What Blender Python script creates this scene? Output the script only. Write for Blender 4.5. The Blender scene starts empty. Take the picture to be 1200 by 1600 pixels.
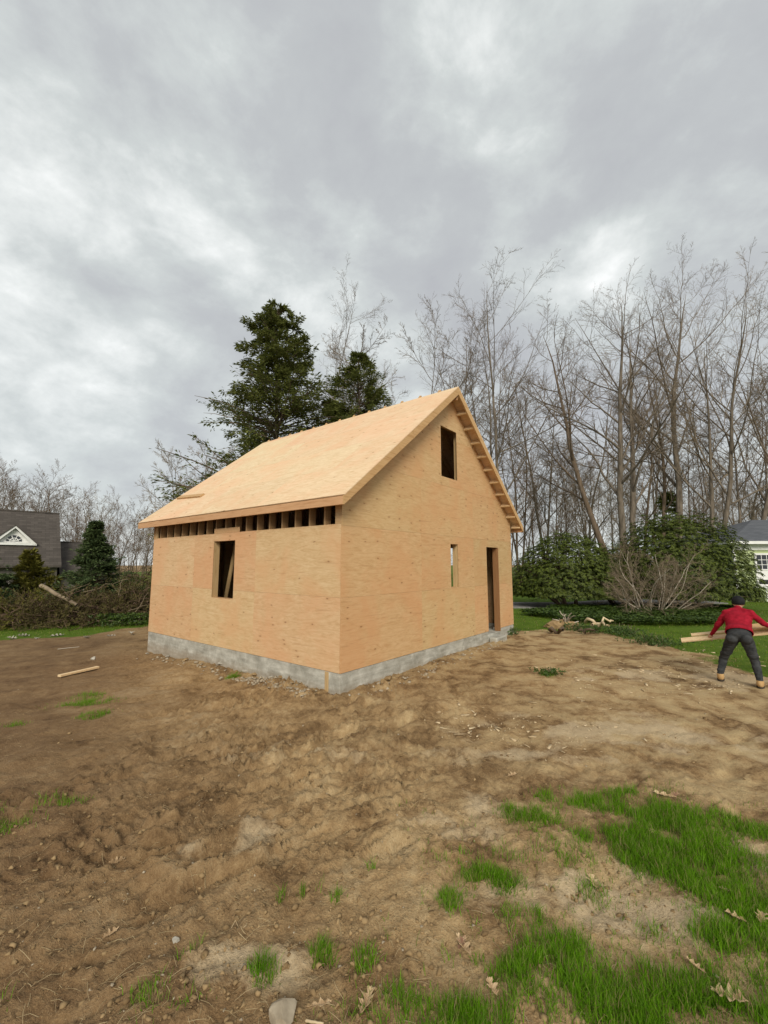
import bpy, bmesh, math, random
import numpy as np
from mathutils import Vector, Matrix
random.seed(7)
RNG = np.random.default_rng(11)
R = math.radians
sc = bpy.context.scene
COL = sc.collection

# ------------------------------------------------------------------ camera
FPX, CAM_H = 663.0, 2.08
PITCH = math.atan(81 / 663.0)
cam_d = bpy.data.cameras.new('camera')
cam_d.sensor_fit = 'VERTICAL'; cam_d.sensor_height = 36.0
cam_d.lens = 36.0 * FPX / 1600.0
cam_d.clip_start = 0.05; cam_d.clip_end = 2000
cam = bpy.data.objects.new('camera', cam_d); COL.objects.link(cam)
cam.location = (0, 0, CAM_H); cam.rotation_euler = (math.pi / 2 + PITCH, 0, 0)
sc.camera = cam

# ------------------------------------------------------------------ sky and sun
SUN_DIR = Vector((0.03, -0.84, 0.53)).normalized()          # towards the sun
SUN_STRENGTH, SUN_ANGLE = 1.5, 26.0
SKY_STRENGTH = 0.06
FPX_ = FPX
world = bpy.data.worlds.new('World'); sc.world = world; world.use_nodes = True
def build_world():
    nt = world.node_tree; nt.nodes.clear(); L = nt.links
    def N(t, **k):
        n = nt.nodes.new(t)
        for a, b in k.items(): setattr(n, a, b)
        return n
    def M(op, a, b=None, clamp=False):
        n = N('ShaderNodeMath', operation=op, use_clamp=clamp)
        for i, s in enumerate((a, b)):
            if s is None: continue
            if isinstance(s, (int, float)): n.inputs[i].default_value = s
            else: L.new(s, n.inputs[i])
        return n.outputs[0]
    tc = N('ShaderNodeTexCoord'); sep = N('ShaderNodeSeparateXYZ'); L.new(tc.outputs['Generated'], sep.inputs[0])
    mp = N('ShaderNodeMapping'); L.new(tc.outputs['Generated'], mp.inputs[0])
    mp.inputs['Scale'].default_value = (1.5, 1.5, 2.3); mp.inputs['Rotation'].default_value = (R(12), R(-24), R(10)); mp.inputs['Location'].default_value = (2.3, 0.7, 5.1)
    def lobe(u, v, sharp, amt):          # thinner, brighter cloud in one part of the sky
        x, z = (u - 600) / FPX_, (800 - v) / FPX_; cp, sp = math.cos(PITCH), math.sin(PITCH)
        d = Vector((x, cp - z * sp, sp + z * cp)).normalized()
        n = N('ShaderNodeVectorMath', operation='DOT_PRODUCT'); L.new(tc.outputs['Generated'], n.inputs[0]); n.inputs[1].default_value = d
        return M('MULTIPLY', M('POWER', M('MAXIMUM', n.outputs['Value'], 0.0), sharp), amt)
    def noise(scale, detail, rough, dist):
        n = N('ShaderNodeTexNoise'); L.new(mp.outputs[0], n.inputs['Vector'])
        n.inputs['Scale'].default_value = scale; n.inputs['Detail'].default_value = detail
        n.inputs['Roughness'].default_value = rough; n.inputs['Distortion'].default_value = dist
        return n.outputs[0]
    a = noise(1.3, 6, 0.5, 0.1); b = noise(3.4, 9, 0.6, 0.12)
    v = M('ADD', M('MULTIPLY', a, 0.58), M('MULTIPLY', b, 0.42))
    for l in ((-110, 230, 80, 0.05), (935, 440, 160, 0.07), (1140, 320, 120, 0.045), (290, 30, 90, 0.03)): v = M('ADD', v, lobe(*l))
    rp = N('ShaderNodeValToRGB'); L.new(v, rp.inputs[0])
    cr = rp.color_ramp
    cr.elements[0].position = 0.35; cr.elements[0].color = (0.262, 0.268, 0.280, 1)
    cr.elements[1].position = 0.70; cr.elements[1].color = (0.66, 0.66, 0.655, 1)
    for p, c in ((0.46, (0.292, 0.303, 0.309)), (0.53, (0.345, 0.364, 0.360)), (0.60, (0.455, 0.470, 0.462))):
        e = cr.elements.new(p); e.color = (*c, 1)
    sky = N('ShaderNodeTexSky', sky_type='NISHITA', sun_disc=False)
    sky.sun_elevation = math.asin(SUN_DIR.z); sky.sun_rotation = math.atan2(SUN_DIR.x, SUN_DIR.y)
    sm = N('ShaderNodeVectorMath', operation='SCALE'); L.new(sky.outputs[0], sm.inputs[0]); sm.inputs['Scale'].default_value = SKY_STRENGTH
    mx = N('ShaderNodeMix', data_type='RGBA'); mx.inputs[0].default_value = 0.93
    L.new(sm.outputs[0], mx.inputs[6]); L.new(rp.outputs[0], mx.inputs[7])
    bg = N('ShaderNodeBackground'); bg.inputs[1].default_value = 1.0
    L.new(mx.outputs[2], bg.inputs[0])
    out = N('ShaderNodeOutputWorld'); L.new(bg.outputs[0], out.inputs[0])
build_world()
sd = bpy.data.lights.new('sun', 'SUN'); sd.energy = SUN_STRENGTH; sd.angle = R(SUN_ANGLE); sd.color = (1.0, 0.93, 0.80)
sun = bpy.data.objects.new('sun', sd); COL.objects.link(sun)
sun.rotation_euler = SUN_DIR.to_track_quat('Z', 'Y').to_euler(); sun.location = (-20, -20, 30)
vs = sc.view_settings
vs.view_transform = 'Standard'; vs.look = 'None'; vs.gamma = 1.0; vs.use_curve_mapping = False
vs.exposure = 0.97

# ------------------------------------------------------------------ helpers
CP, SP = math.cos(PITCH), math.sin(PITCH)
def ray(u, v):
    x = (u - 600) / FPX; z = (800 - v) / FPX
    return np.array([x, CP - z * SP, SP + z * CP])
def G(u, v, Z=0.0):                      # where a sight line meets the ground: world x, y
    r = ray(u, v); t = (Z - CAM_H) / r[2]
    return float(r[0] * t), float(r[1] * t)
def D(u, v, Y):                          # point on a sight line at world depth Y
    r = ray(u, v); t = Y / r[1]
    return np.array([r[0] * t, Y, CAM_H + r[2] * t])

def lattice(ix, iy, seed):
    h = (ix * 374761393 + iy * 668265263 + seed * 1442695041) & 0xFFFFFFFF
    h = ((h ^ (h >> 13)) * 1274126177) & 0xFFFFFFFF
    return ((h ^ (h >> 16)) & 0xFFFF) / 65535.0
def vnoise(x, y, seed=0):                # value noise, -1 .. 1
    x = np.asarray(x, float); y = np.asarray(y, float)
    fx = np.floor(x); fy = np.floor(y); ix = fx.astype(np.int64); iy = fy.astype(np.int64)
    tx = x - fx; ty = y - fy
    tx = tx * tx * tx * (tx * (tx * 6 - 15) + 10); ty = ty * ty * ty * (ty * (ty * 6 - 15) + 10)
    a = lattice(ix, iy, seed); b = lattice(ix + 1, iy, seed); c = lattice(ix, iy + 1, seed); d = lattice(ix + 1, iy + 1, seed)
    return ((a + (b - a) * tx) * (1 - ty) + (c + (d - c) * tx) * ty) * 2 - 1
def fbm(x, y, seed, octv=3, gain=0.5):
    s = 0; a = 1.0
    for o in range(octv):
        s = s + a * vnoise(x * 2 ** o + 17.3 * o, y * 2 ** o - 9.1 * o, seed + o); a *= gain
    return s

def sstep(a, b, x):
    t = np.clip((np.asarray(x, float) - a) / (b - a), 0, 1); return t * t * (3 - 2 * t)

LAWN = [G(790, 985), G(870, 983), G(950, 986), G(1000, 998), G(1060, 1012), G(1095, 1034), G(1130, 1044), G(1200, 1062), G(1330, 1085), (80, 8), (80, 700), (-80, 700), (-80, 10), G(-120, 1000, -0.4), G(0, 998, -0.4), G(90, 997, -0.4), G(160, 990, -0.4), G(228, 979, -0.4), (-7.0, 19.0), (3.0, 19.0)]
def in_poly(x, y, poly):
    c = np.zeros(len(x), bool); n = len(poly)
    for i in range(n):
        x0, y0 = poly[i]; x1, y1 = poly[(i + 1) % n]
        hit = ((y0 > y) != (y1 > y)) & (x < (x1 - x0) * (y - y0) / (y1 - y0 + 1e-12) + x0); c ^= hit
    return c
def lawn_mask(x, y):
    x = np.asarray(x, float); y = np.asarray(y, float); m = 0
    for k in range(4):
        wx = x + 0.45 * fbm(x * 0.9 + k * 0.05, y * 0.9, 71, 3) + (0.25, -0.25, 0, 0)[k]; wy = y + 0.45 * fbm(x * 0.9, y * 0.9 + k * 0.05, 75, 3) + (0, 0, 0.3, -0.3)[k]
        m = m + 0.25 * in_poly(wx, wy, LAWN)
    return m

TRACKS = [(G(-80, 1440), G(470, 1165), 0.21, 1.0), (G(60, 1640), G(640, 1200), 0.21, 0.9), (G(430, 1300), G(760, 1110), 0.2, 0.8), (G(760, 1240), G(1230, 1120), 0.2, 0.7), (G(700, 1330), G(1000, 1420), 0.12, 0.6)]
def gbase(x, y):
    x = np.asarray(x, float); y = np.asarray(y, float)
    s = -0.036 * np.clip(-x - 0.5, 0, 13) * sstep(3.5, 8, y)
    return s
def gz(x, y):
    x = np.asarray(x, float); y = np.asarray(y, float)
    lm = lawn_mask(x, y)
    d = np.hypot(x, y)
    near = 1 - 0.45 * sstep(5, 11, d)
    rough = (0.42 + 0.58 * sstep(1.6, -1.2, x - 0.25 * (y - 3))) * near * (1 - 0.75 * lm)
    far = 1 - sstep(14, 30, d)
    wx = x + 0.10 * vnoise(x * 3, y * 3, 5); wy = y + 0.10 * vnoise(x * 3 + 40, y * 3, 6)
    z = 0.028 * fbm(x * 0.7, y * 0.7, 1, 2)
    z = z + 0.020 * fbm(wx * 2.6, wy * 2.6, 21, 2)
    # dragged and rutted soil, in patches, running along the loader's path
    ca, sa = math.cos(R(38)), math.sin(R(38))
    p = wx * ca + wy * sa; q = -wx * sa + wy * ca
    patch = sstep(-0.25, 0.55, fbm(x * 0.8 + 5, y * 0.8, 33, 2)); patch2 = sstep(-0.1, 0.6, fbm(x * 1.1 - 9, y * 1.1, 37, 2))
    rid = 1 - np.abs(fbm(p * 1.1, q * 4.2, 31, 4, 0.6))
    z = z + rough * 0.11 * (rid - 0.6) * (0.25 + 0.75 * patch)
    drag = fbm(p * 3.2, q * 17, 35, 3, 0.6); z = z + rough * 0.018 * drag * (0.4 + 0.6 * patch)
    bil = np.abs(fbm(wx * 9, wy * 9, 41, 3)); z = z + rough * 0.045 * (0.45 - bil) * (0.15 + 0.85 * patch2)
    cl = np.clip(fbm(wx * 19, wy * 19, 51, 3, 0.6), -0.15, 1.2); z = z + rough * 0.042 * cl * (0.3 + 0.7 * patch2)
    z = z + rough * 0.013 * fbm(x * 40, y * 40, 61, 2, 0.7)
    # lug prints of a tracked machine
    for (ax, ay), (bx, by), hw, wt in TRACKS:
        L_ = math.hypot(bx - ax, by - ay); tx, ty = (bx - ax) / L_, (by - ay) / L_
        t = (x - ax) * tx + (y - ay) * ty; o = -(x - ax) * ty + (y - ay) * tx + 0.05 * vnoise(t * 1.5, t * 0 + ax, 7)
        m = sstep(hw, hw - 0.06, np.abs(o)) * sstep(-0.3, 0.2, t) * sstep(L_ + 0.3, L_ - 0.3, t) * sstep(-0.35, 0.25, fbm(x * 1.4, y * 1.4, 83, 2))
        lug = np.clip(np.sin((t + 0.25 * np.abs(o)) * 2 * math.pi / 0.125) * 1.6, -1, 1)
        z = z + wt * m * (0.013 * lug - 0.012 + 0.006 * fbm(x * 20, y * 20, 85, 2)) + wt * 0.02 * sstep(0.09, 0.0, np.abs(np.abs(o) - hw - 0.05)) * m
    return gbase(x, y) + z * np.where(d > 30, 0.6, 1.0) * (0.35 + 0.65 * far)
def gz1(x, y): return float(gz(np.array([x]), np.array([y]))[0])

def new_mesh(name, verts, faces, smooth=False):
    me = bpy.data.meshes.new(name)
    if isinstance(verts, np.ndarray) and isinstance(faces, np.ndarray):
        nv, nf, k = len(verts), len(faces), faces.shape[1]
        me.vertices.add(nv); me.vertices.foreach_set('co', verts.astype(np.float32).ravel())
        me.loops.add(nf * k); me.loops.foreach_set('vertex_index', faces.astype(np.int32).ravel())
        me.polygons.add(nf); me.polygons.foreach_set('loop_start', np.arange(0, nf * k, k, dtype=np.int32))
        try: me.polygons.foreach_set('loop_total', np.full(nf, k, np.int32))
        except Exception: pass
    else:
        me.from_pydata([tuple(v) for v in verts], [], [tuple(f) for f in faces])
    if smooth: me.polygons.foreach_set('use_smooth', np.ones(len(me.polygons), bool))
    me.update(calc_edges=True)
    return me
def obj(name, me, m=None, parent=None):
    o = bpy.data.objects.new(name, me); COL.objects.link(o)
    if m is not None and me is not None and not me.materials: me.materials.append(m)
    if parent is not None: o.parent = parent
    return o
def tag(o, label, cat, group=None):
    o['label'] = label; o['category'] = cat
    if group: o['group'] = group
    return o
def thing(name, label, cat, loc=(0, 0, 0), rz=0, group=None):
    o = bpy.data.objects.new(name, None); COL.objects.link(o); o.empty_display_size = 0.2
    o.location = loc; o.rotation_euler = (0, 0, rz)
    return tag(o, label, cat, group)
def dup(root, label=None, loc=None, rz=None, scale=None):
    r = root.copy(); COL.objects.link(r)
    for ch in list(root.children):
        c = ch.copy(); COL.objects.link(c); c.parent = r
    if label: r['label'] = label
    if loc is not None: r.location = loc
    if rz is not None: r.rotation_euler = (0, 0, rz)
    if scale is not None: r.scale = scale
    return r

class MB:
    def __init__(s): s.v = []; s.f = []
    def add(s, vs_, fs):
        b = len(s.v); s.v += [tuple(map(float, p)) for p in vs_]; s.f += [tuple(i + b for i in f) for f in fs]; return s
    def box(s, x0, x1, y0, y1, z0, z1):
        return s.add([(x0, y0, z0), (x1, y0, z0), (x1, y1, z0), (x0, y1, z0), (x0, y0, z1), (x1, y0, z1), (x1, y1, z1), (x0, y1, z1)],
                     [(0, 3, 2, 1), (4, 5, 6, 7), (0, 1, 5, 4), (1, 2, 6, 5), (2, 3, 7, 6), (3, 0, 4, 7)])
    def prism(s, poly, fn):              # poly: 2-D outline; fn(p, side) -> 3-D point, side 0 or 1
        n = len(poly)
        vs_ = [fn(p, 0) for p in poly] + [fn(p, 1) for p in poly]
        return s.add(vs_, [tuple(range(n - 1, -1, -1)), tuple(range(n, 2 * n))] + [(i, (i + 1) % n, n + (i + 1) % n, n + i) for i in range(n)])
    def beam(s, a, b, w, h, up=(0, 0, 1)):   # bar from a to b, w across, h along 'up'
        a = Vector(a); b = Vector(b); t = (b - a).normalized(); sd_ = t.cross(Vector(up)).normalized(); u = sd_.cross(t).normalized()
        vs_ = []
        for p in (a, b):
            for i, j in ((-1, -1), (1, -1), (1, 1), (-1, 1)): vs_.append(p + sd_ * (w / 2 * i) + u * (h / 2 * j))
        return s.add(vs_, [(0, 1, 2, 3), (7, 6, 5, 4), (0, 4, 5, 1), (1, 5, 6, 2), (2, 6, 7, 3), (3, 7, 4, 0)])
    def mesh(s, name, bevel=0.0):
        me = new_mesh(name, s.v, s.f)
        bm = bmesh.new(); bm.from_mesh(me); bmesh.ops.recalc_face_normals(bm, faces=bm.faces)
        if bevel: bmesh.ops.bevel(bm, geom=list(bm.edges), offset=bevel, segments=1, affect='EDGES', clamp_overlap=True)
        bm.to_mesh(me); bm.free(); return me
    def build(s, name, m, parent=None, bevel=0.0): return obj(name, s.mesh(name, bevel), m, parent)

def tubes(P, Rr, k):
    """P (m,n,3), Rr (m,n) -> verts, quads of m open tubes with k sides."""
    m, n, _ = P.shape
    T = np.gradient(P, axis=1); T /= np.linalg.norm(T, axis=2, keepdims=True) + 1e-9
    ref = np.where(np.abs(T[:, :1, 2:3]) > 0.9, np.array([1.0, 0, 0]), np.array([0, 0, 1.0]))
    U = np.cross(T, np.broadcast_to(ref, T.shape)); U /= np.linalg.norm(U, axis=2, keepdims=True) + 1e-9
    W = np.cross(T, U)
    a = np.arange(k) * 2 * math.pi / k
    ring = U[:, :, None, :] * np.cos(a)[None, None, :, None] + W[:, :, None, :] * np.sin(a)[None, None, :, None]
    V = P[:, :, None, :] + ring * Rr[:, :, None, None]
    idx = np.arange(m * n * k).reshape(m, n, k)
    a0 = idx[:, :-1, :]; a1 = idx[:, 1:, :]
    F = np.stack([a0, np.roll(a0, -1, 2), np.roll(a1, -1, 2), a1], -1).reshape(-1, 4)
    return V.reshape(-1, 3), F
def merge(parts):
    vs_, fs, b = [], [], 0
    for v, f in parts: vs_.append(v); fs.append(f + b); b += len(v)
    return np.concatenate(vs_), np.concatenate(fs)
def unit(a): return a / (np.linalg.norm(a, axis=-1, keepdims=True) + 1e-9)
def leaf_quads(C, Dr, Nn, Ln, Wd, fold=0.15):
    """diamond leaves: centre-base C, direction Dr, rough normal Nn, length Ln, width Wd"""
    Dr = unit(Dr); S = unit(np.cross(Dr, Nn)); N2 = np.cross(S, Dr)
    Ln = np.asarray(Ln).reshape(-1, 1); Wd = np.asarray(Wd).reshape(-1, 1)
    v0 = C; v2 = C + Dr * Ln - N2 * Ln * 0.12; mid = C + Dr * Ln * 0.5
    v1 = mid + S * Wd * 0.5 + N2 * Wd * fold; v3 = mid - S * Wd * 0.5 + N2 * Wd * fold
    V = np.stack([v0, v1, v2, v3], 1).reshape(-1, 3)
    i = np.arange(len(C)) * 4
    F = np.concatenate([np.stack([i, i + 1, i + 2], 1), np.stack([i, i + 2, i + 3], 1)])
    return V, F
def tri_of_quads(F): return np.concatenate([F[:, [0, 1, 2]], F[:, [0, 2, 3]]])
def rdirs(n, rng=RNG):
    return unit(rng.normal(size=(n, 3)))

# ------------------------------------------------------------------ materials
def mat(name, rough=0.8, spec=0.3):
    m = bpy.data.materials.new(name); m.use_nodes = True
    nt = m.node_tree; b = nt.nodes['Principled BSDF']; b.inputs['Roughness'].default_value = rough
    b.inputs['Specular IOR Level'].default_value = spec
    return m, nt, b
def nn(nt, t, **k):
    n = nt.nodes.new(t)
    for a, b in k.items(): setattr(n, a, b)
    return n
def coords(nt, scale=(1, 1, 1), kind='Object', jitter=False, rot=(0, 0, 0)):
    tc = nn(nt, 'ShaderNodeTexCoord'); mp = nn(nt, 'ShaderNodeMapping'); mp.inputs['Scale'].default_value = scale; mp.inputs['Rotation'].default_value = rot
    src = tc.outputs[kind]
    if jitter:
        oi = nn(nt, 'ShaderNodeObjectInfo'); ml = nn(nt, 'ShaderNodeMath', operation='MULTIPLY'); ml.inputs[1].default_value = 57.0
        nt.links.new(oi.outputs['Random'], ml.inputs[0])
        ad = nn(nt, 'ShaderNodeVectorMath', operation='ADD'); nt.links.new(src, ad.inputs[0]); nt.links.new(ml.outputs[0], ad.inputs[1]); src = ad.outputs[0]
    nt.links.new(src, mp.inputs[0]); return mp.outputs[0]
def noise(nt, vec, scale, detail=4, rough=0.55, dist=0.0):
    n = nn(nt, 'ShaderNodeTexNoise'); nt.links.new(vec, n.inputs['Vector'])
    n.inputs['Scale'].default_value = scale; n.inputs['Detail'].default_value = detail; n.inputs['Roughness'].default_value = rough; n.inputs['Distortion'].default_value = dist
    return n.outputs[0]
def ramp(nt, fac, stops):
    r = nn(nt, 'ShaderNodeValToRGB'); nt.links.new(fac, r.inputs[0]); e = r.color_ramp.elements
    while len(e) < len(stops): e.new(0.5)
    for el, (p, c) in zip(e, stops):
        el.position = p; el.color = (*c, 1) if len(c) == 3 else c
    return r.outputs[0]
def mix(nt, fac, a, b, mode='MIX'):
    n = nn(nt, 'ShaderNodeMix', data_type='RGBA', blend_type=mode)
    for i, s in ((0, fac), (6, a), (7, b)):
        if isinstance(s, (int, float)): n.inputs[i].default_value = s
        elif isinstance(s, tuple): n.inputs[i].default_value = (*s, 1)
        else: nt.links.new(s, n.inputs[i])
    return n.outputs[2]
def math_(nt, op, a, b=None, clamp=False):
    n = nn(nt, 'ShaderNodeMath', operation=op, use_clamp=clamp)
    for i, s in enumerate((a, b)):
        if s is None: continue
        if isinstance(s, (int, float)): n.inputs[i].default_value = s
        else: nt.links.new(s, n.inputs[i])
    return n.outputs[0]
def bump(nt, b, h, strength=0.3, dist=0.02):
    n = nn(nt, 'ShaderNodeBump'); n.inputs['Strength'].default_value = strength; n.inputs['Distance'].default_value = dist
    nt.links.new(h, n.inputs['Height']); nt.links.new(n.outputs[0], b.inputs['Normal'])
def setc(nt, b, c): nt.links.new(c, b.inputs['Base Color'])

def simple(name, c0, c1, scale=8, rough=0.8, spec=0.3, bumpv=0.0, stretch=(1, 1, 1), detail=4, jitter=False):
    m, nt, b = mat(name, rough, spec); v = coords(nt, stretch, jitter=jitter)
    n = noise(nt, v, scale, detail); setc(nt, b, ramp(nt, n, [(0.3, c0), (0.7, c1)]))
    if bumpv: bump(nt, b, n, bumpv)
    return m
def plywood(name, grain, base=(0.56, 0.345, 0.165), knots=0.5, other=2):
    """grain: index of the axis the grain runs along"""
    m, nt, b = mat(name, 0.72, 0.2)
    st = [1.0, 1.0, 1.0]; st[grain] = 0.16
    v = coords(nt, tuple(st), jitter=True)
    raw = coords(nt, (1, 1, 1), jitter=True)
    st2 = [1.0, 1.0, 1.0]; st2[grain] = 0.45
    vk = coords(nt, tuple(st2), jitter=True)
    warp = noise(nt, vk, 2.0, 3, 0.5, 0.6)
    fig = noise(nt, v, 11, 7, 0.66, 2.6)          # figure of rotary-cut veneer
    fine = noise(nt, v, 70, 4, 0.65)
    blot = noise(nt, raw, 1.1, 4, 0.55, 0.4)
    lo = tuple(c * k for c, k in zip(base, (0.80, 0.72, 0.62))); hi = tuple(c * k for c, k in zip(base, (1.13, 1.19, 1.30)))
    c = ramp(nt, fig, [(0.32, lo), (0.49, base), (0.66, hi)])
    c = mix(nt, 0.30, c, ramp(nt, fine, [(0.3, lo), (0.75, hi)]))
    c = mix(nt, math_(nt, 'MULTIPLY', ramp(nt, blot, [(0.42, (0, 0, 0)), (0.62, (1, 1, 1))]), 0.55), c, (base[0] * 1.02, base[1] * 0.83, base[2] * 0.78))
    # resin streaks
    sv = coords(nt, tuple(0.05 if i == grain else 1.0 for i in range(3)), jitter=True)
    strk = noise(nt, sv, 30, 3, 0.55, 0.3)
    c = mix(nt, math_(nt, 'MULTIPLY', ramp(nt, strk, [(0.60, (0, 0, 0)), (0.72, (1, 1, 1))]), 0.42), c, (base[0] * 0.62, base[1] * 0.50, base[2] * 0.40))
    # knots and filled plugs
    vo = nn(nt, 'ShaderNodeTexVoronoi', voronoi_dimensions='2D'); vo.inputs['Scale'].default_value = 6.0; vo.inputs['Randomness'].default_value = 1.0
    sk = nn(nt, 'ShaderNodeSeparateXYZ'); ck = nn(nt, 'ShaderNodeCombineXYZ'); nt.links.new(vk, sk.inputs[0])
    nt.links.new(sk.outputs[grain], ck.inputs[0]); nt.links.new(sk.outputs[other], ck.inputs[1])
    dn = nn(nt, 'ShaderNodeTexNoise'); dn.inputs['Scale'].default_value = 9; nt.links.new(ck.outputs[0], dn.inputs['Vector'])
    dm = nn(nt, 'ShaderNodeVectorMath', operation='SCALE'); nt.links.new(dn.outputs['Color'], dm.inputs[0]); dm.inputs['Scale'].default_value = 0.06
    da = nn(nt, 'ShaderNodeVectorMath', operation='ADD'); nt.links.new(ck.outputs[0], da.inputs[0]); nt.links.new(dm.outputs[0], da.inputs[1]); nt.links.new(da.outputs[0], vo.inputs['Vector'])
    oi = nn(nt, 'ShaderNodeObjectInfo')
    rnd = nn(nt, 'ShaderNodeSeparateColor'); nt.links.new(vo.outputs['Color'], rnd.inputs[0])
    keep = math_(nt, 'LESS_THAN', rnd.outputs[0], math_(nt, 'MULTIPLY', oi.outputs['Random'], knots))
    kn = ramp(nt, vo.outputs['Distance'], [(0.035, (1, 1, 1)), (0.10, (0, 0, 0))])
    c = mix(nt, math_(nt, 'MULTIPLY', math_(nt, 'MULTIPLY', kn, keep), 0.75), c, (0.17, 0.085, 0.035))
    halo = ramp(nt, vo.outputs['Distance'], [(0.06, (1, 1, 1)), (0.26, (0, 0, 0))])
    c = mix(nt, math_(nt, 'MULTIPLY', math_(nt, 'MULTIPLY', halo, keep), 0.25), c, (base[0] * 0.72, base[1] * 0.58, base[2] * 0.48))
    # sheet-to-sheet tint
    tint = ramp(nt, oi.outputs['Random'], [(0.0, (0.91, 0.93, 0.88)), (0.25, (1.03, 0.96, 0.93)), (0.5, (1.0, 1.03, 0.99)), (0.75, (1.0, 0.92, 0.89)), (1.0, (1.08, 1.10, 1.12))])
    c = mix(nt, 1.0, c, tint, 'MULTIPLY')
    setc(nt, b, c); bump(nt, b, fig, 0.3, 0.006)
    return m
def lumber(name, base, grain):
    st = [1.0, 1.0, 1.0]; st[grain] = 0.06
    m, nt, b = mat(name, 0.7, 0.2); v = coords(nt, tuple(st), jitter=True)
    g = noise(nt, v, 34, 5, 0.6, 0.8); oi = nn(nt, 'ShaderNodeObjectInfo')
    lo = tuple(c * k for c, k in zip(base, (0.72, 0.62, 0.52))); hi = tuple(min(1, c * k) for c, k in zip(base, (1.1, 1.14, 1.2)))
    c = ramp(nt, g, [(0.25, lo), (0.5, base), (0.75, hi)])
    c = mix(nt, 1.0, c, ramp(nt, oi.outputs['Random'], [(0, (0.86, 0.83, 0.8)), (1, (1.07, 1.05, 1.02))]), 'MULTIPLY')
    setc(nt, b, c); bump(nt, b, g, 0.15, 0.003); return m
def foliage(name, dark, light, rough=0.55, spec=0.35, trans=0.25, dead=0.0):
    m, nt, b = mat(name, rough, spec)
    ge = nn(nt, 'ShaderNodeNewGeometry'); v = coords(nt)
    n = noise(nt, v, 1.6, 3)
    f = math_(nt, 'ADD', math_(nt, 'MULTIPLY', ge.outputs['Random Per Island'], 0.6), math_(nt, 'MULTIPLY', n, 0.4))
    c = ramp(nt, f, [(0.15, dark), (0.85, light)])
    if dead: c = mix(nt, math_(nt, 'LESS_THAN', ge.outputs['Random Per Island'], dead), c, (0.34, 0.27, 0.12))
    setc(nt, b, c)
    tr = nn(nt, 'ShaderNodeBsdfTranslucent'); nt.links.new(c, tr.inputs[0])
    ms = nn(nt, 'ShaderNodeMixShader'); ms.inputs[0].default_value = trans
    nt.links.new(b.outputs[0], ms.inputs[1]); nt.links.new(tr.outputs[0], ms.inputs[2])
    nt.links.new(ms.outputs[0], nt.nodes['Material Output'].inputs[0]); return m

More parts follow.
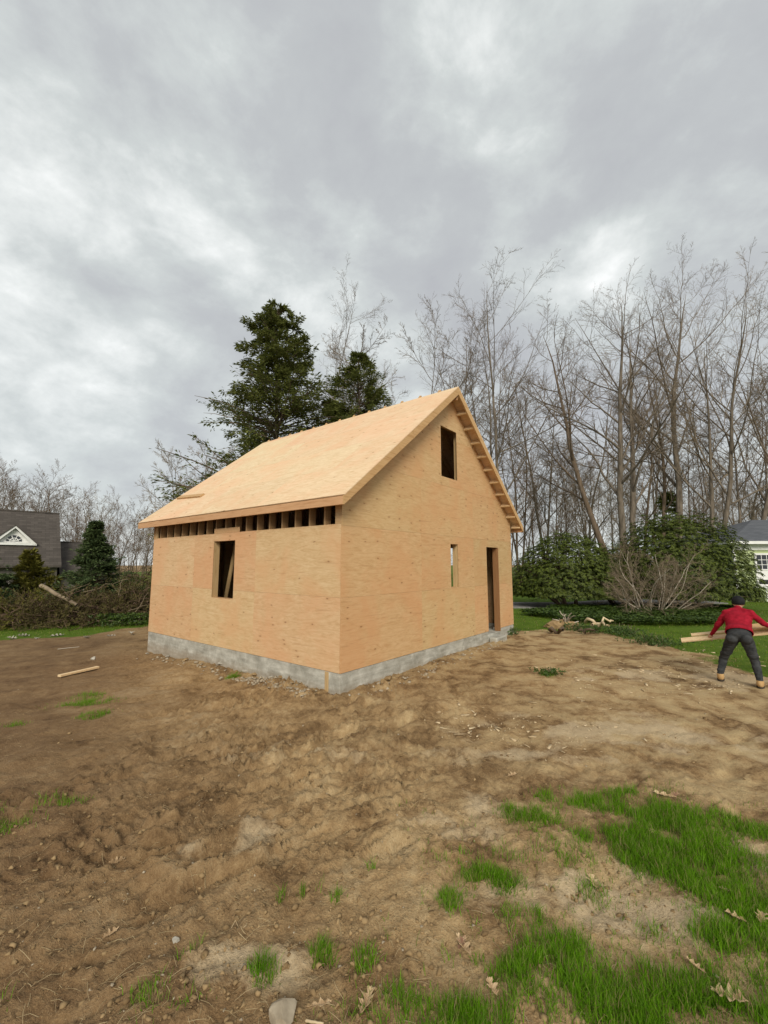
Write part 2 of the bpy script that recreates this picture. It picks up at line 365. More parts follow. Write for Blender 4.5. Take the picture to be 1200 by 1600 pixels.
def dirt_material():
    m, nt, b = mat('soil', 0.95, 0.12)
    v = coords(nt)
    big = noise(nt, v, 0.42, 4, 0.55, 0.4); mid = noise(nt, v, 2.3, 5, 0.6, 0.3); sm = noise(nt, v, 14, 5, 0.65); fi = noise(nt, v, 70, 4, 0.65)
    f = math_(nt, 'ADD', math_(nt, 'MULTIPLY', big, 0.30), math_(nt, 'ADD', math_(nt, 'MULTIPLY', mid, 0.34), math_(nt, 'ADD', math_(nt, 'MULTIPLY', sm, 0.22), math_(nt, 'MULTIPLY', fi, 0.14))))
    c = ramp(nt, f, [(0.38, (0.078, 0.044, 0.020)), (0.46, (0.225, 0.140, 0.066)), (0.53, (0.365, 0.243, 0.120)), (0.61, (0.54, 0.40, 0.225))])
    # drier, straw-strewn soil east of the house
    sep = nn(nt, 'ShaderNodeSeparateXYZ'); tc = nn(nt, 'ShaderNodeTexCoord'); nt.links.new(tc.outputs['Object'], sep.inputs[0])
    east = math_(nt, 'MULTIPLY', ramp(nt, math_(nt, 'ADD', math_(nt, 'MULTIPLY', sep.outputs[0], 0.1), 0.45), [(0.30, (0, 0, 0)), (0.80, (1, 1, 1))]), ramp(nt, mid, [(0.42, (0, 0, 0)), (0.62, (1, 1, 1))]))
    c = mix(nt, math_(nt, 'MULTIPLY', east, 0.85), c, mix(nt, fi, (0.33, 0.235, 0.115), (0.55, 0.42, 0.235)))
    west = math_(nt, 'ADD', math_(nt, 'ADD', math_(nt, 'MULTIPLY', sep.outputs[0], -0.16), math_(nt, 'MULTIPLY', sep.outputs[1], -0.10)), math_(nt, 'MULTIPLY', mid, 0.9))
    c = mix(nt, math_(nt, 'MULTIPLY', ramp(nt, west, [(0.12, (0, 0, 0)), (0.55, (1, 1, 1))]), 0.6), c, (0.140, 0.083, 0.044))      # damp soil
    grit = noise(nt, v, 190, 3, 0.6)
    c = mix(nt, math_(nt, 'MULTIPLY', ramp(nt, grit, [(0.60, (0, 0, 0)), (0.72, (1, 1, 1))]), 0.5), c, (0.50, 0.40, 0.25)); c = mix(nt, math_(nt, 'MULTIPLY', ramp(nt, grit, [(0.30, (1, 1, 1)), (0.40, (0, 0, 0))]), 0.5), c, (0.07, 0.042, 0.02))
    sa_ = nn(nt, 'ShaderNodeAttribute'); sa_.attribute_name = 'sand'
    c = mix(nt, math_(nt, 'MULTIPLY', ramp(nt, math_(nt, 'ADD', math_(nt, 'MULTIPLY', sa_.outputs['Fac'], 0.6), math_(nt, 'MULTIPLY', sm, 0.5)), [(0.45, (0, 0, 0)), (0.75, (1, 1, 1))]), 0.75), c, mix(nt, fi, (0.38, 0.285, 0.165), (0.62, 0.50, 0.335)))
    at = nn(nt, 'ShaderNodeAttribute'); at.attribute_name = 'lawn'
    gr = ramp(nt, math_(nt, 'ADD', math_(nt, 'MULTIPLY', sm, 0.5), math_(nt, 'MULTIPLY', mid, 0.5)), [(0.35, (0.055, 0.090, 0.010)), (0.55, (0.090, 0.150, 0.014)), (0.7, (0.17, 0.16, 0.040))])
    lf = math_(nt, 'ADD', at.outputs['Fac'], math_(nt, 'MULTIPLY', math_(nt, 'SUBTRACT', sm, 0.5), 0.7), clamp=True)
    c = mix(nt, ramp(nt, lf, [(0.40, (0, 0, 0)), (0.62, (1, 1, 1))]), c, gr)
    setc(nt, b, c)
    bump(nt, b, math_(nt, 'ADD', math_(nt, 'MULTIPLY', sm, 0.6), math_(nt, 'MULTIPLY', fi, 0.4)), 1.0, 0.035)
    return m
def concrete_material():
    m, nt, b = mat('concrete', 0.9, 0.2); v = coords(nt, (1, 1, 1)); vs_ = coords(nt, (0.22, 0.22, 1.3))
    n = noise(nt, v, 3.2, 6, 0.65, 0.6); s = noise(nt, vs_, 11, 3); f = noise(nt, v, 60, 3)
    k = math_(nt, 'ADD', math_(nt, 'MULTIPLY', n, 0.5), math_(nt, 'ADD', math_(nt, 'MULTIPLY', s, 0.35), math_(nt, 'MULTIPLY', f, 0.15)))
    c = ramp(nt, k, [(0.35, (0.22, 0.21, 0.175)), (0.5, (0.37, 0.355, 0.305)), (0.64, (0.55, 0.535, 0.475))])
    sep = nn(nt, 'ShaderNodeSeparateXYZ'); tc = nn(nt, 'ShaderNodeTexCoord'); nt.links.new(tc.outputs['Object'], sep.inputs[0])
    splash = ramp(nt, math_(nt, 'ADD', math_(nt, 'ADD', sep.outputs[2], 0.25), math_(nt, 'MULTIPLY', n, 0.25)), [(0.30, (1, 1, 1)), (0.46, (0, 0, 0))])
    c = mix(nt, math_(nt, 'MULTIPLY', splash, 0.5), c, (0.25, 0.18, 0.115))      # soil splashed on the footing
    setc(nt, b, c); bump(nt, b, k, 0.35, 0.01); return m
def brick_like(name, c0, c1, mortar, scale, bw, bh):
    m, nt, b = mat(name, 0.9, 0.15); v = coords(nt)
    br = nn(nt, 'ShaderNodeTexBrick'); nt.links.new(v, br.inputs['Vector'])
    br.inputs['Color1'].default_value = (*c0, 1); br.inputs['Color2'].default_value = (*c1, 1); br.inputs['Mortar'].default_value = (*mortar, 1)
    br.inputs['Scale'].default_value = scale; br.inputs['Brick Width'].default_value = bw; br.inputs['Row Height'].default_value = bh; br.inputs['Mortar Size'].default_value = 0.012
    n = noise(nt, v, 1.2, 4); c = mix(nt, 0.35, br.outputs[0], ramp(nt, n, [(0.3, c0), (0.7, c1)])); setc(nt, b, c); return m

PLY = (0.60, 0.355, 0.165)
M = dict(
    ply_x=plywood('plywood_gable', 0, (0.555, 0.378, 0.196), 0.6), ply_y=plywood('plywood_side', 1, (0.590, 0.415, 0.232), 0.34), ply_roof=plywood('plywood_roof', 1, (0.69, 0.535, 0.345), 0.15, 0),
    lum_x=lumber('lumber_across', (0.54, 0.35, 0.17), 0), lum_y=lumber('lumber_along', (0.56, 0.335, 0.18), 1), lum_z=lumber('lumber_upright', (0.52, 0.37, 0.19), 2),
    lum_shaded=lumber('lumber_shaded', (0.36, 0.235, 0.12), 0),  # lumber colour lowered to paint in the shade of the open eave bays
    lum_new=lumber('lumber_fresh', (0.72, 0.55, 0.33), 0), red_wood=lumber('cedar_board', (0.27, 0.14, 0.062), 2),
    soil=dirt_material(), concrete=concrete_material(),
    clod=simple('soil_clod', (0.15, 0.095, 0.046), (0.38, 0.265, 0.138), 5, 0.95, 0.1),
    stone=simple('stone_grey', (0.22, 0.175, 0.12), (0.44, 0.37, 0.27), 9, 0.9, 0.2, 0.4), rubble=simple('rubble', (0.27, 0.245, 0.20), (0.50, 0.47, 0.40), 7, 0.9, 0.2, 0.4),
    chip=simple('wood_chip', (0.42, 0.31, 0.18), (0.68, 0.55, 0.36), 3, 0.9, 0.1),
    straw=simple('dry_straw', (0.30, 0.22, 0.12), (0.52, 0.41, 0.24), 6, 0.9, 0.1),
    grass=foliage('grass_blade', (0.052, 0.135, 0.005), (0.195, 0.405, 0.014), 0.5, 0.2, 0.4, 0.13),
    lawn=foliage('lawn_blade', (0.06, 0.11, 0.008), (0.17, 0.26, 0.018), 0.6, 0.15, 0.3, 0.10),
    oak=simple('oak_leaf_dry', (0.26, 0.16, 0.08), (0.58, 0.43, 0.26), 22, 0.8, 0.2, 0.3),
    oak_dark=simple('oak_leaf_brown', (0.16, 0.075, 0.05), (0.42, 0.28, 0.17), 18, 0.8, 0.2, 0.3),
    bark=simple('bark_grey', (0.085, 0.07, 0.053), (0.22, 0.182, 0.14), 7, 0.95, 0.1, 0.6, (1, 1, 0.2)),
    bark2=simple('bark_brown', (0.075, 0.055, 0.037), (0.18, 0.135, 0.095), 7, 0.95, 0.1, 0.6, (1, 1, 0.2)),
    twig=simple('twig_grey', (0.11, 0.085, 0.063), (0.235, 0.185, 0.138), 2, 0.9, 0.1), twig2=simple('twig_tan', (0.16, 0.12, 0.082), (0.3, 0.24, 0.165), 2, 0.9, 0.1),
    twig3=simple('twig_red', (0.12, 0.077, 0.055), (0.23, 0.155, 0.11), 2, 0.9, 0.1), pale=simple('twig_pale', (0.30, 0.26, 0.20), (0.55, 0.49, 0.40), 3, 0.9, 0.1),
    hemlock=foliage('hemlock_needles', (0.050, 0.066, 0.016), (0.235, 0.255, 0.070), 0.7, 0.15, 0.35),
    spruce=foliage('spruce_needles', (0.040, 0.068, 0.028), (0.150, 0.200, 0.075), 0.7, 0.2, 0.25),
    golden=foliage('arborvitae', (0.065, 0.068, 0.01), (0.22, 0.2, 0.04), 0.7, 0.2, 0.3),
    brush=foliage('dying_juniper', (0.04, 0.04, 0.012), (0.175, 0.145, 0.055), 0.7, 0.15, 0.2),
    rhodo=foliage('rhododendron_leaf', (0.018, 0.030, 0.004), (0.110, 0.140, 0.018), 0.5, 0.22, 0.15),
    cover=foliage('ground_cover_leaf', (0.018, 0.042, 0.007), (0.09, 0.14, 0.02), 0.4, 0.35, 0.12),
    weed=foliage('weed_leaf', (0.035, 0.075, 0.015), (0.10, 0.16, 0.04), 0.5, 0.3, 0.25),
    shingle=brick_like('roof_shingle', (0.062, 0.054, 0.048), (0.108, 0.094, 0.083), (0.042, 0.037, 0.034), 1.0, 0.5, 0.16),
    shingle_blue=brick_like('roof_shingle_slate', (0.085, 0.092, 0.105), (0.14, 0.148, 0.165), (0.06, 0.064, 0.07), 1.0, 0.4, 0.14),
    siding_grey=simple('weathered_shingle_wall', (0.115, 0.10, 0.092), (0.17, 0.15, 0.138), 3, 0.9, 0.15),
    white=simple('white_paint', (0.70, 0.70, 0.68), (0.82, 0.82, 0.80), 3, 0.6, 0.3), green=simple('pale_green_siding', (0.36, 0.43, 0.22), (0.46, 0.53, 0.29), 2, 0.7, 0.25),
    asphalt=simple('driveway_asphalt', (0.16, 0.155, 0.15), (0.30, 0.29, 0.275), 6, 0.9, 0.2, 0.2),
    red=simple('red_knit', (0.20, 0.005, 0.014), (0.34, 0.011, 0.028), 14, 0.85, 0.15, 0.15), denim=simple('charcoal_denim', (0.022, 0.024, 0.026), (0.058, 0.060, 0.062), 12, 0.85, 0.15, 0.2),
    skin=simple('skin', (0.42, 0.24, 0.16), (0.52, 0.31, 0.21), 10, 0.6, 0.35), boot=simple('tan_boot', (0.38, 0.23, 0.095), (0.56, 0.37, 0.175), 9, 0.8, 0.2, 0.2), black=simple('black_cloth', (0.006, 0.006, 0.007), (0.018, 0.018, 0.020), 9, 0.85, 0.2),
    sole=simple('boot_sole', (0.03, 0.024, 0.02), (0.07, 0.055, 0.04), 9, 0.9, 0.2),
)
def glass_mat():
    m, nt, b = mat('window_glass', 0.06, 0.6); b.inputs['Base Color'].default_value = (0.03, 0.035, 0.04, 1); return m
M['glass'] = glass_mat()

# ------------------------------------------------------------------ ground
def axis(lo_f, hi_f, step, lo, hi, grow):
    a = list(np.arange(lo_f, hi_f, step))
    s = step; x = a[-1]; r = []
    while x < hi: s *= grow; x += s; r.append(x)
    s = step; x = a[0]; l = []
    while x > lo: s *= grow; x -= s; l.append(x)
    return np.array(l[::-1] + a + r)
def build_ground():
    xs = axis(-2.9, 3.2, 0.025, -400, 400, 1.06)
    ys = axis(1.7, 3.9, 0.021, -20, 700, 1.022)
    X, Y = np.meshgrid(xs, ys); Z = gz(X.ravel(), Y.ravel())
    V = np.stack([X.ravel(), Y.ravel(), Z], 1); nx, ny = len(xs), len(ys)
    i = np.arange(nx * ny).reshape(ny, nx)
    F = np.stack([i[:-1, :-1], i[:-1, 1:], i[1:, 1:], i[1:, :-1]], -1).reshape(-1, 4)
    me = new_mesh('ground', V, F, True)
    at = me.attributes.new('lawn', 'FLOAT', 'POINT'); at.data.foreach_set('value', lawn_mask(X.ravel(), Y.ravel()).astype(np.float32))
    sand = np.zeros(len(V)); x, y = V[:, 0], V[:, 1]
    for (u, v, ru, rv) in ((880, 1400, 170, 90), (1000, 1430, 160, 40), (700, 1290, 120, 60), (950, 1150, 260, 45), (1080, 1060, 160, 22), (480, 1180, 120, 30), (1150, 1330, 60, 40), (330, 1310, 90, 40), (420, 1520, 120, 40)):
        c0 = G(u, v); rx = ru / FPX * math.hypot(*c0); ry = abs(G(u, v - rv)[1] - G(u, v + rv)[1]) / 2
        sand = np.maximum(sand, np.exp(-((x - c0[0]) / rx) ** 2 - ((y - c0[1]) / ry) ** 2))
    sand = np.clip(sand * (0.55 + 0.9 * fbm(x * 2.2, y * 3.0, 95, 3)), 0, 1)
    at = me.attributes.new('sand', 'FLOAT', 'POINT'); at.data.foreach_set('value', sand.astype(np.float32))
    o = obj('ground', me, M['soil']); o['kind'] = 'structure'
    return o
build_ground()
def strip(name, pts, m, dz=0.03):
    """a paved strip laid over the ground: list of left/right edge points"""
    mb = MB(); n = len(pts); v = []
    for a, b_ in pts:
        v.append((a[0], a[1], float(gbase(a[0], a[1])) + dz)); v.append((b_[0], b_[1], float(gbase(b_[0], b_[1])) + dz))
    v += [(x, y, z - 0.15) for x, y, z in v]; k = 2 * n; f = []
    for i in range(n - 1):
        f += [(2 * i, 2 * i + 1, 2 * i + 3, 2 * i + 2), (2 * i, 2 * i + 2, k + 2 * i + 2, k + 2 * i), (2 * i + 1, k + 2 * i + 1, k + 2 * i + 3, 2 * i + 3)]
    mb.add(v, f); o = mb.build(name, m); o['kind'] = 'structure'; return o
strip('driveway', [((2.0, 20.6), (2.0, 23.6)), ((6.0, 20.3), (6.0, 23.2)), ((9.5, 20.2), (9.5, 23.0)), ((14, 22.5), (14, 25.2)), ((18, 22.6), (18, 23.8))], M['asphalt'], 0.05)
strip('garden_path', [((11.3, 12.8), (11.5, 13.25)), ((11.5, 12.7), (11.7, 13.2)), ((14, 11.9), (14.1, 12.4)), ((20, 10.5), (20.1, 11.1))], M['asphalt'], 0.035)

# ------------------------------------------------------------------ the timber house
W, LEN, Z0 = 7.40, 7.15, 0.29
EAVE, RAKE, BACK = 0.264, 0.307, 0.43
ZE, ZR = 3.209, 6.388                      # top of roof deck at the eave edge and at the ridge
SL = (ZR - ZE) / (W / 2 + EAVE); CS = 1 / math.hypot(1, SL)
TH = 0.0127; WALL = 0.152
cx_, cy_ = G(531, 1082)
house = thing('unfinished_house', 'small gabled timber house sheathed in bare plywood on a concrete footing', 'house', (cx_, cy_, 0), math.atan2(0.783, 0.622))
def roof_z(x): return ZE + SL * (min(x, W - x) + EAVE)     # top of deck over local x
def clip_half(poly, a, b, c):             # keep a*x + b*y <= c
    out = []
    for i in range(len(poly)):
        p, q = poly[i], poly[(i + 1) % len(poly)]; dp = a * p[0] + b * p[1] - c; dq = a * q[0] + b * q[1] - c
        if dp <= 0: out.append(p)
        if dp * dq < 0:
            t = dp / (dp - dq); out.append((p[0] + (q[0] - p[0]) * t, p[1] + (q[1] - p[1]) * t))
    return out
def minus(rects, o):
    res = []
    for (a0, a1, b0, b1) in rects:
        if o[1] <= a0 or o[0] >= a1 or o[3] <= b0 or o[2] >= b1: res.append((a0, a1, b0, b1)); continue
        if o[0] > a0: res.append((a0, o[0], b0, b1))
        if o[1] < a1: res.append((o[1], a1, b0, b1))
        m0, m1 = max(a0, o[0]), min(a1, o[1])
        if o[2] > b0: res.append((m0, m1, b0, o[2]))
        if o[3] < b1: res.append((m0, m1, o[3], b1))
    return res
def wall_panels(rects, openings, fn, m, gable=False):
    g = 0.0012
    for k, (a0, a1, b0, b1) in enumerate(rects):
        cells = [(a0 + g, a1 - g, b0 + g, b1 - g)]
        for o in openings: cells = minus(cells, o)
        mb = MB(); wob = (random.random() - 0.5) * 0.003
        for c in cells:
            poly = [(c[0], c[2]), (c[1], c[2]), (c[1], c[3]), (c[0], c[3])]
            if gable:
                off = 0.033
                poly = clip_half(poly, -SL, 1, ZE + SL * EAVE - off)
                if len(poly) > 2: poly = clip_half(poly, SL, 1, ZE + SL * (W + EAVE) - off)
            if len(poly) > 2: mb.prism(poly, lambda p, s: fn(p[0], p[1], s, wob))
        if mb.v: mb.build('plywood_panel', m, house)
G_OPEN = dict(door=(5.66, 6.44, Z0 - 0.1, 2.54), slot=(3.70, 4.06, 1.53, 2.55), attic=(3.33, 4.11, 4.14, 5.375))
E_OPEN = dict(win=(3.20, 4.06, 1.33, 2.59))
cols = (0, 2.45, 4.895, W); rows = (Z0, 1.51, 2.735, 3.93)
rects = [(cols[i], cols[i + 1], rows[j], rows[j + 1]) for j in range(3) for i in range(3)]
rects = [r for r in rects if r != (4.895, W, Z0, 1.51)] + [(4.895, 5.661, Z0, 1.51), (6.439, W, Z0, 1.51)]
rects += [(0, W / 2, 3.93, 5.15), (W / 2, W, 3.93, 5.15), (0, W / 2, 5.15, 6.4), (W / 2, W, 5.15, 6.4)]
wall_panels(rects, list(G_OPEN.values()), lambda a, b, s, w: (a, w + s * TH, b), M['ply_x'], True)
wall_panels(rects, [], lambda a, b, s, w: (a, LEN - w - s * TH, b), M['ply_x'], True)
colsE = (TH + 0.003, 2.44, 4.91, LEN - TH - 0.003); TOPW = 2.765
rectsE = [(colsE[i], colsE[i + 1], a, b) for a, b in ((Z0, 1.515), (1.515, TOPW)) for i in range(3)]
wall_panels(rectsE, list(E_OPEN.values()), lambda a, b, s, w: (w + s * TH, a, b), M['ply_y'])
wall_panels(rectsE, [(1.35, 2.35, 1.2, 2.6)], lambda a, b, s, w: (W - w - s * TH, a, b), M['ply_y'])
# footing: four poured walls, the near ones in two lifts
def part(name, m, bevel=0.0, **b): return MB().box(b['x'][0], b['x'][1], b['y'][0], b['y'][1], b['z'][0], b['z'][1]).build(name, M[m], house, bevel)
part('footing_wall', 'concrete', 0.006, x=(0.006, 5.60), y=(0.006, 0.25), z=(-0.7, Z0 - 0.006))
part('footing_wall', 'concrete', 0.006, x=(6.50, W - 0.006), y=(0.007, 0.25), z=(-0.7, Z0 - 0.006))
part('door_threshold', 'concrete', 0.01, x=(5.602, 6.498), y=(0.010, 0.25), z=(-0.7, 0.20))
part('footing_wall', 'concrete', 0.006, x=(0.006, 0.25), y=(0.252, 4.2), z=(-0.7, Z0 - 0.006))
part('footing_wall', 'concrete', 0.006, x=(0.008, 0.25), y=(4.203, LEN - 0.006), z=(-0.7, Z0 - 0.008))
part('footing_wall', 'concrete', 0.006, x=(0.252, W - 0.252), y=(LEN - 0.25, LEN - 0.006), z=(-0.7, Z0 - 0.006))
part('footing_wall', 'concrete', 0.006, x=(W - 0.25, W - 0.006), y=(0.252, LEN - 0.006), z=(-0.7, Z0 - 0.006))
part('footing_patch', 'lum_z', 0.0, x=(0.002, 0.0055), y=(0.27, 0.36), z=(-0.04, Z0 - 0.012))
part('floor_slab', 'concrete', 0.0, x=(0.252, W - 0.252), y=(0.252, LEN - 0.252), z=(-0.05, 0.20))
# stud walls
S = 0.038
def studs_gable(y0, y1, opens):
    xs = [0.02 + 0.406 * i for i in range(19)]
    for x in xs:
        x = min(x, W - S - 0.02)
        segs = [(Z0 + S, roof_z(x + S / 2) - 0.09)]
        for o in opens:
            if x + S > o[0] - S - 0.13 * (o[2] > 3) and x < o[1] + S + 0.13 * (o[2] > 3):
                ns = []
                for a, b in segs:
                    if o[2] > a: ns.append((a, min(b, o[2] - S)))
                    if o[3] < b: ns.append((o[3] + 0.14, b))
                segs = [q for q in ns if q[1] - q[0] > 0.1]
        for a, b in segs: part('wall_stud', 'lum_z', x=(x, x + S), y=(y0, y1), z=(a, b))
    for o in opens:
        if o[2] > 3: o = (o[0] - 0.12, o[1] + 0.12, o[2] - 0.12, o[3] + 0.05)
        for x in (o[0] - S, o[1]): part('window_jamb', 'lum_z', x=(x, x + S), y=(y0 - 0.0115, y1), z=(max(o[2], Z0), o[3]))
        part('window_header', 'lum_x', x=(o[0] - S, o[1] + S), y=(y0 - 0.0105, y1), z=(o[3], o[3] + 0.14))
        if o[2] > Z0: part('window_sill', 'lum_x', x=(o[0] - S, o[1] + S), y=(y0 - 0.0105, y1), z=(o[2] - S, o[2]))
    part('bottom_plate', 'lum_x', x=(0.02, 5.62 if opens else W - 0.02), y=(y0, y1), z=(Z0, Z0 + S))
studs_gable(TH + 0.002, WALL, list(G_OPEN.values()))
studs_gable(LEN - WALL, LEN - TH - 0.002, [])
def studs_side(x0, x1, o):
    for i in range(17):
        y = 0.17 + 0.406 * i
        if y > LEN - 0.19: break
        if y + S > o[0] - S and y < o[1] + S:
            part('wall_stud', 'lum_z', x=(x0, x1), y=(y, y + S), z=(Z0 + S, o[2] - S)); continue
        part('wall_stud', 'lum_z', x=(x0, x1), y=(y, y + S), z=(Z0 + S, TOPW - 0.08))
    sgn = 0.0115
    for y in (o[0] - S, o[1]): part('window_jamb', 'lum_z', x=(x0 - sgn, x1) if x0 < 1 else (x0, x1 + sgn), y=(y, y + S), z=(o[2], o[3]))
    part('window_header', 'lum_y', x=(x0 - 0.0105, x1) if x0 < 1 else (x0, x1 + 0.0105), y=(o[0] - S, o[1] + S), z=(o[3], TOPW - 0.081))
    part('window_sill', 'lum_y', x=(x0 - 0.0105, x1) if x0 < 1 else (x0, x1 + 0.0105), y=(o[0] - S, o[1] + S), z=(o[2] - S, o[2]))
    part('bottom_plate', 'lum_y', x=(x0, x1), y=(0.16, LEN - 0.16), z=(Z0, Z0 + S))
    part('top_plate', 'lum_y', x=(x0, x1), y=(0.16, LEN - 0.16), z=(TOPW - 0.08, TOPW - 0.002))
studs_side(TH + 0.002, WALL, E_OPEN['win']); studs_side(W - WALL, W - TH - 0.002, (1.35, 2.35, 1.2, 2.6))
# floor joists showing at the open eave, subfloor above
JH = 0.34
for i in range(19):
    y = 0.022 + 0.398 * i
    part('eave_stud', 'lum_shaded', x=(0.014, 0.152), y=(max(y, 0.16 if i else 0.02), max(y, 0.16 if i else 0.02) + S), z=(TOPW, TOPW + JH))
    part('eave_stud', 'lum_shaded', x=(W - 0.152, W - 0.014), y=(max(y, 0.16 if i else 0.02), max(y, 0.16 if i else 0.02) + S), z=(TOPW, TOPW + JH))
part('joist_blocking', 'ply_y', x=(0.010, 0.022), y=(0.0155, 0.17), z=(TOPW + 0.004, TOPW + 0.42))
part('joist_blocking', 'ply_x', x=(0.008, 0.0125), y=(3.06, 4.08), z=(TOPW + 0.003, TOPW + 0.11))
part('subfloor', 'red_wood', x=(0.156, W - 0.156), y=(0.16, LEN - 0.16), z=(TOPW - 0.03, TOPW - 0.012))
# rafters
RD = 0.20
for i in range(18):
    y = min(0.16 + 0.406 * i, LEN - 0.20)
    for side in (0, 1):
        def fx(x): return x if side == 0 else W - x
        poly = [(-EAVE + 0.045, roof_z(-EAVE + 0.045) - 0.033), (W / 2 - 0.022, roof_z(W / 2 - 0.022) - 0.033), (W / 2 - 0.022, roof_z(W / 2 - 0.022) - 0.033 - RD / CS), (0.16, roof_z(0.16) - 0.033 - RD / CS), (-EAVE + 0.045, ZE - 0.145)]
        MB().prism(poly, lambda p, s: (fx(p[0]), y + s * S, p[1])).build('rafter', M['lum_x'], house)
part('ridge_beam', 'lum_y', x=(W / 2 - 0.019, W / 2 + 0.019), y=(-RAKE + 0.045, LEN + BACK - 0.045), z=(ZR - 0.34, ZR - 0.045))
# roof deck sheets
def roof_sheets(side):
    total = (W / 2 + EAVE) / CS
    s = 0.0; row = 0
    y_lo, y_hi = -RAKE, LEN + BACK
    while s < total - 0.02:
        e = min(s + 1.22, total - 0.004)
        offs = (0, 1.22, 0.61, 1.83)[row % 4]; y = y_lo - offs
        while y < y_hi - 0.01:
            a, b = max(y, y_lo), min(y + 2.44, y_hi)
            if b - a > 0.05:
                lift = random.random() * 0.002
                poly = [(s + 0.001, lift), (e - 0.001, lift), (e - 0.001, lift - 0.0165), (s + 0.001, lift - 0.0165)]
                def fn(p, q):
                    xx = -EAVE + p[0] * CS - p[1] * SL * CS; zz = ZE + p[0] * SL * CS + p[1] * CS
                    return (xx if side == 0 else W - xx, (a + 0.001) if q == 0 else (b - 0.001), zz)
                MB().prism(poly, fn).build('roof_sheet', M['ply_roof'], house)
            y += 2.44
        s = e + 0.004 if e >= total - 0.01 else e; row += 1
roof_sheets(0); roof_sheets(1)
# fascia, rake boards, lookouts, ridge blocks
for side in (0, 1):
    def fx(x): return x if side == 0 else W - x
    xs = sorted((fx(-EAVE), fx(-EAVE + 0.04)))
    for a, b in ((-RAKE + 0.04, 2.6), (2.604, LEN + BACK - 0.04)):
        part('fascia_board', 'lum_y', 0.003, x=xs, y=(a, b), z=(ZE - 0.165, ZE - 0.022))
    for ya, yb in ((-RAKE, -RAKE + 0.037), (LEN + BACK - 0.037, LEN + BACK)):
        for x0, x1 in ((-EAVE, 1.75), (1.755, W / 2)):
            z0, z1 = ZE + SL * (x0 + EAVE) - 0.0225, ZE + SL * (x1 + EAVE) - 0.0225
            poly = [(x0, z0), (x1, z1), (x1, z1 - 0.18), (x0, z0 - (0.145 if x0 < 0 else 0.18))]
            MB().prism(poly, lambda p, s: (fx(p[0]), yb if s else ya, p[1])).build('rake_board', M['lum_x'], house)
    for k in range(11):
        d = 0.12 + 0.475 * k
        xx = -EAVE + d * CS
        if xx > W / 2 - 0.08: break
        zc = ZE + SL * (xx + EAVE) - 0.022
        for y0, y1 in ((-RAKE + 0.039, -0.004), (LEN + 0.004, LEN + BACK - 0.039)):
            mb = MB(); pts = [(0, 0), (0.04, 0), (0.04, -0.145), (0, -0.145)]
            mb.prism(pts, lambda p, s: (fx(xx + p[0] * CS - p[1] * SL * CS), y1 if s else y0, zc + p[0] * SL * CS + p[1] * CS - 0.004)).build('lookout', M['lum_new'], house)
for k in range(13):
    y = 0.25 + 0.585 * k
    MB().beam((W / 2 + 0.01, y, ZR + 0.030), (W / 2 + 0.16, y + 0.01, ZR - 0.085), 0.06, 0.085).build('ridge_block', M['lum_x'], house)
# things seen through the openings
MB().beam((0.6, 4.72, 0.32), (0.6, 4.08, 2.7), 0.04, 0.09).build('wall_brace', M['lum_z'], house)
part('door_jamb_board', 'red_wood', x=(6.395, 6.438), y=(0.0, 0.16), z=(0.205, 2.535))
part('partition_panel', 'ply_x', x=(5.4, 7.2), y=(4.4, 4.412), z=(0.205, 2.7))
part('door_step', 'concrete', 0.03, x=(5.66, 6.36), y=(-0.22, 0.004), z=(-0.2, 0.13))
# loose plank left lying on the roof
pl = house.matrix_world if False else None
hm = Matrix.Translation((cx_, cy_, 0)) @ Matrix.Rotation(math.atan2(0.783, 0.622), 4, 'Z')
def HL(x, y, z): return hm @ Vector((x, y, z))
def deck(x, y, up): return HL(x - up * SL * CS, y, roof_z(x) + up * CS)
o = MB().beam(deck(0.72, 7.35, 0.024), deck(0.58, 5.75, 0.024), 0.14, 0.040, tuple((hm.to_3x3() @ Vector((-SL * CS, 0, CS))))).build('roof_plank', M['lum_x'])
tag(o, 'loose plank lying on the plywood roof near the far eave corner', 'plank')

# ------------------------------------------------------------------ bare trees
def polyline(start, d, length, n, rng, wobble, trop):
    m = len(start); P = np.zeros((m, n, 3)); P[:, 0] = start; d = unit(d).copy()
    step = (length / (n - 1))[:, None]
    for i in range(1, n):
        d = unit(d + rng.normal(size=(m, 3)) * wobble + np.array([0, 0, 1.0]) * trop)
        P[:, i] = P[:, i - 1] + d * step
    return P
def spawn(P, Rr, count, t0, t1, ang, angv, ratio, n, rng, wobble, trop, rad, minr, taper=0.35):
    m, k, _ = P.shape
    plen = np.linalg.norm(np.diff(P, axis=1), axis=2).sum(1)
    t = t0 + (t1 - t0) * (np.tile(np.arange(count) + 0.5, (m, 1)) + rng.uniform(-0.5, 0.5, (m, count))) / count
    f = t * (k - 1); i0 = np.clip(f.astype(int), 0, k - 2); fr = (f - i0)[..., None]
    mi = np.arange(m)[:, None]
    A = P[mi, i0]; B = P[mi, i0 + 1]; pos = A + (B - A) * fr; T = unit(B - A)
    rr = Rr[mi, i0] * (1 - fr[..., 0]) + Rr[mi, i0 + 1] * fr[..., 0]
    rv = unit(rng.normal(size=T.shape)); Nv = unit(np.cross(T, rv))
    a = R(ang) + rng.normal(size=t.shape) * R(angv)
    d = T * np.cos(a)[..., None] + Nv * np.sin(a)[..., None]
    L = plen[:, None] * ratio * (1.15 - 0.75 * t) * rng.uniform(0.7, 1.3, t.shape)
    pos = pos.reshape(-1, 3); d = d.reshape(-1, 3); L = L.ravel()
    Q = polyline(pos, d, L, n, rng, wobble, trop)
    r0 = np.maximum(rr.ravel() * rad, minr)
    q = np.linspace(1, taper, n)[None, :] * r0[:, None]
    return Q, q
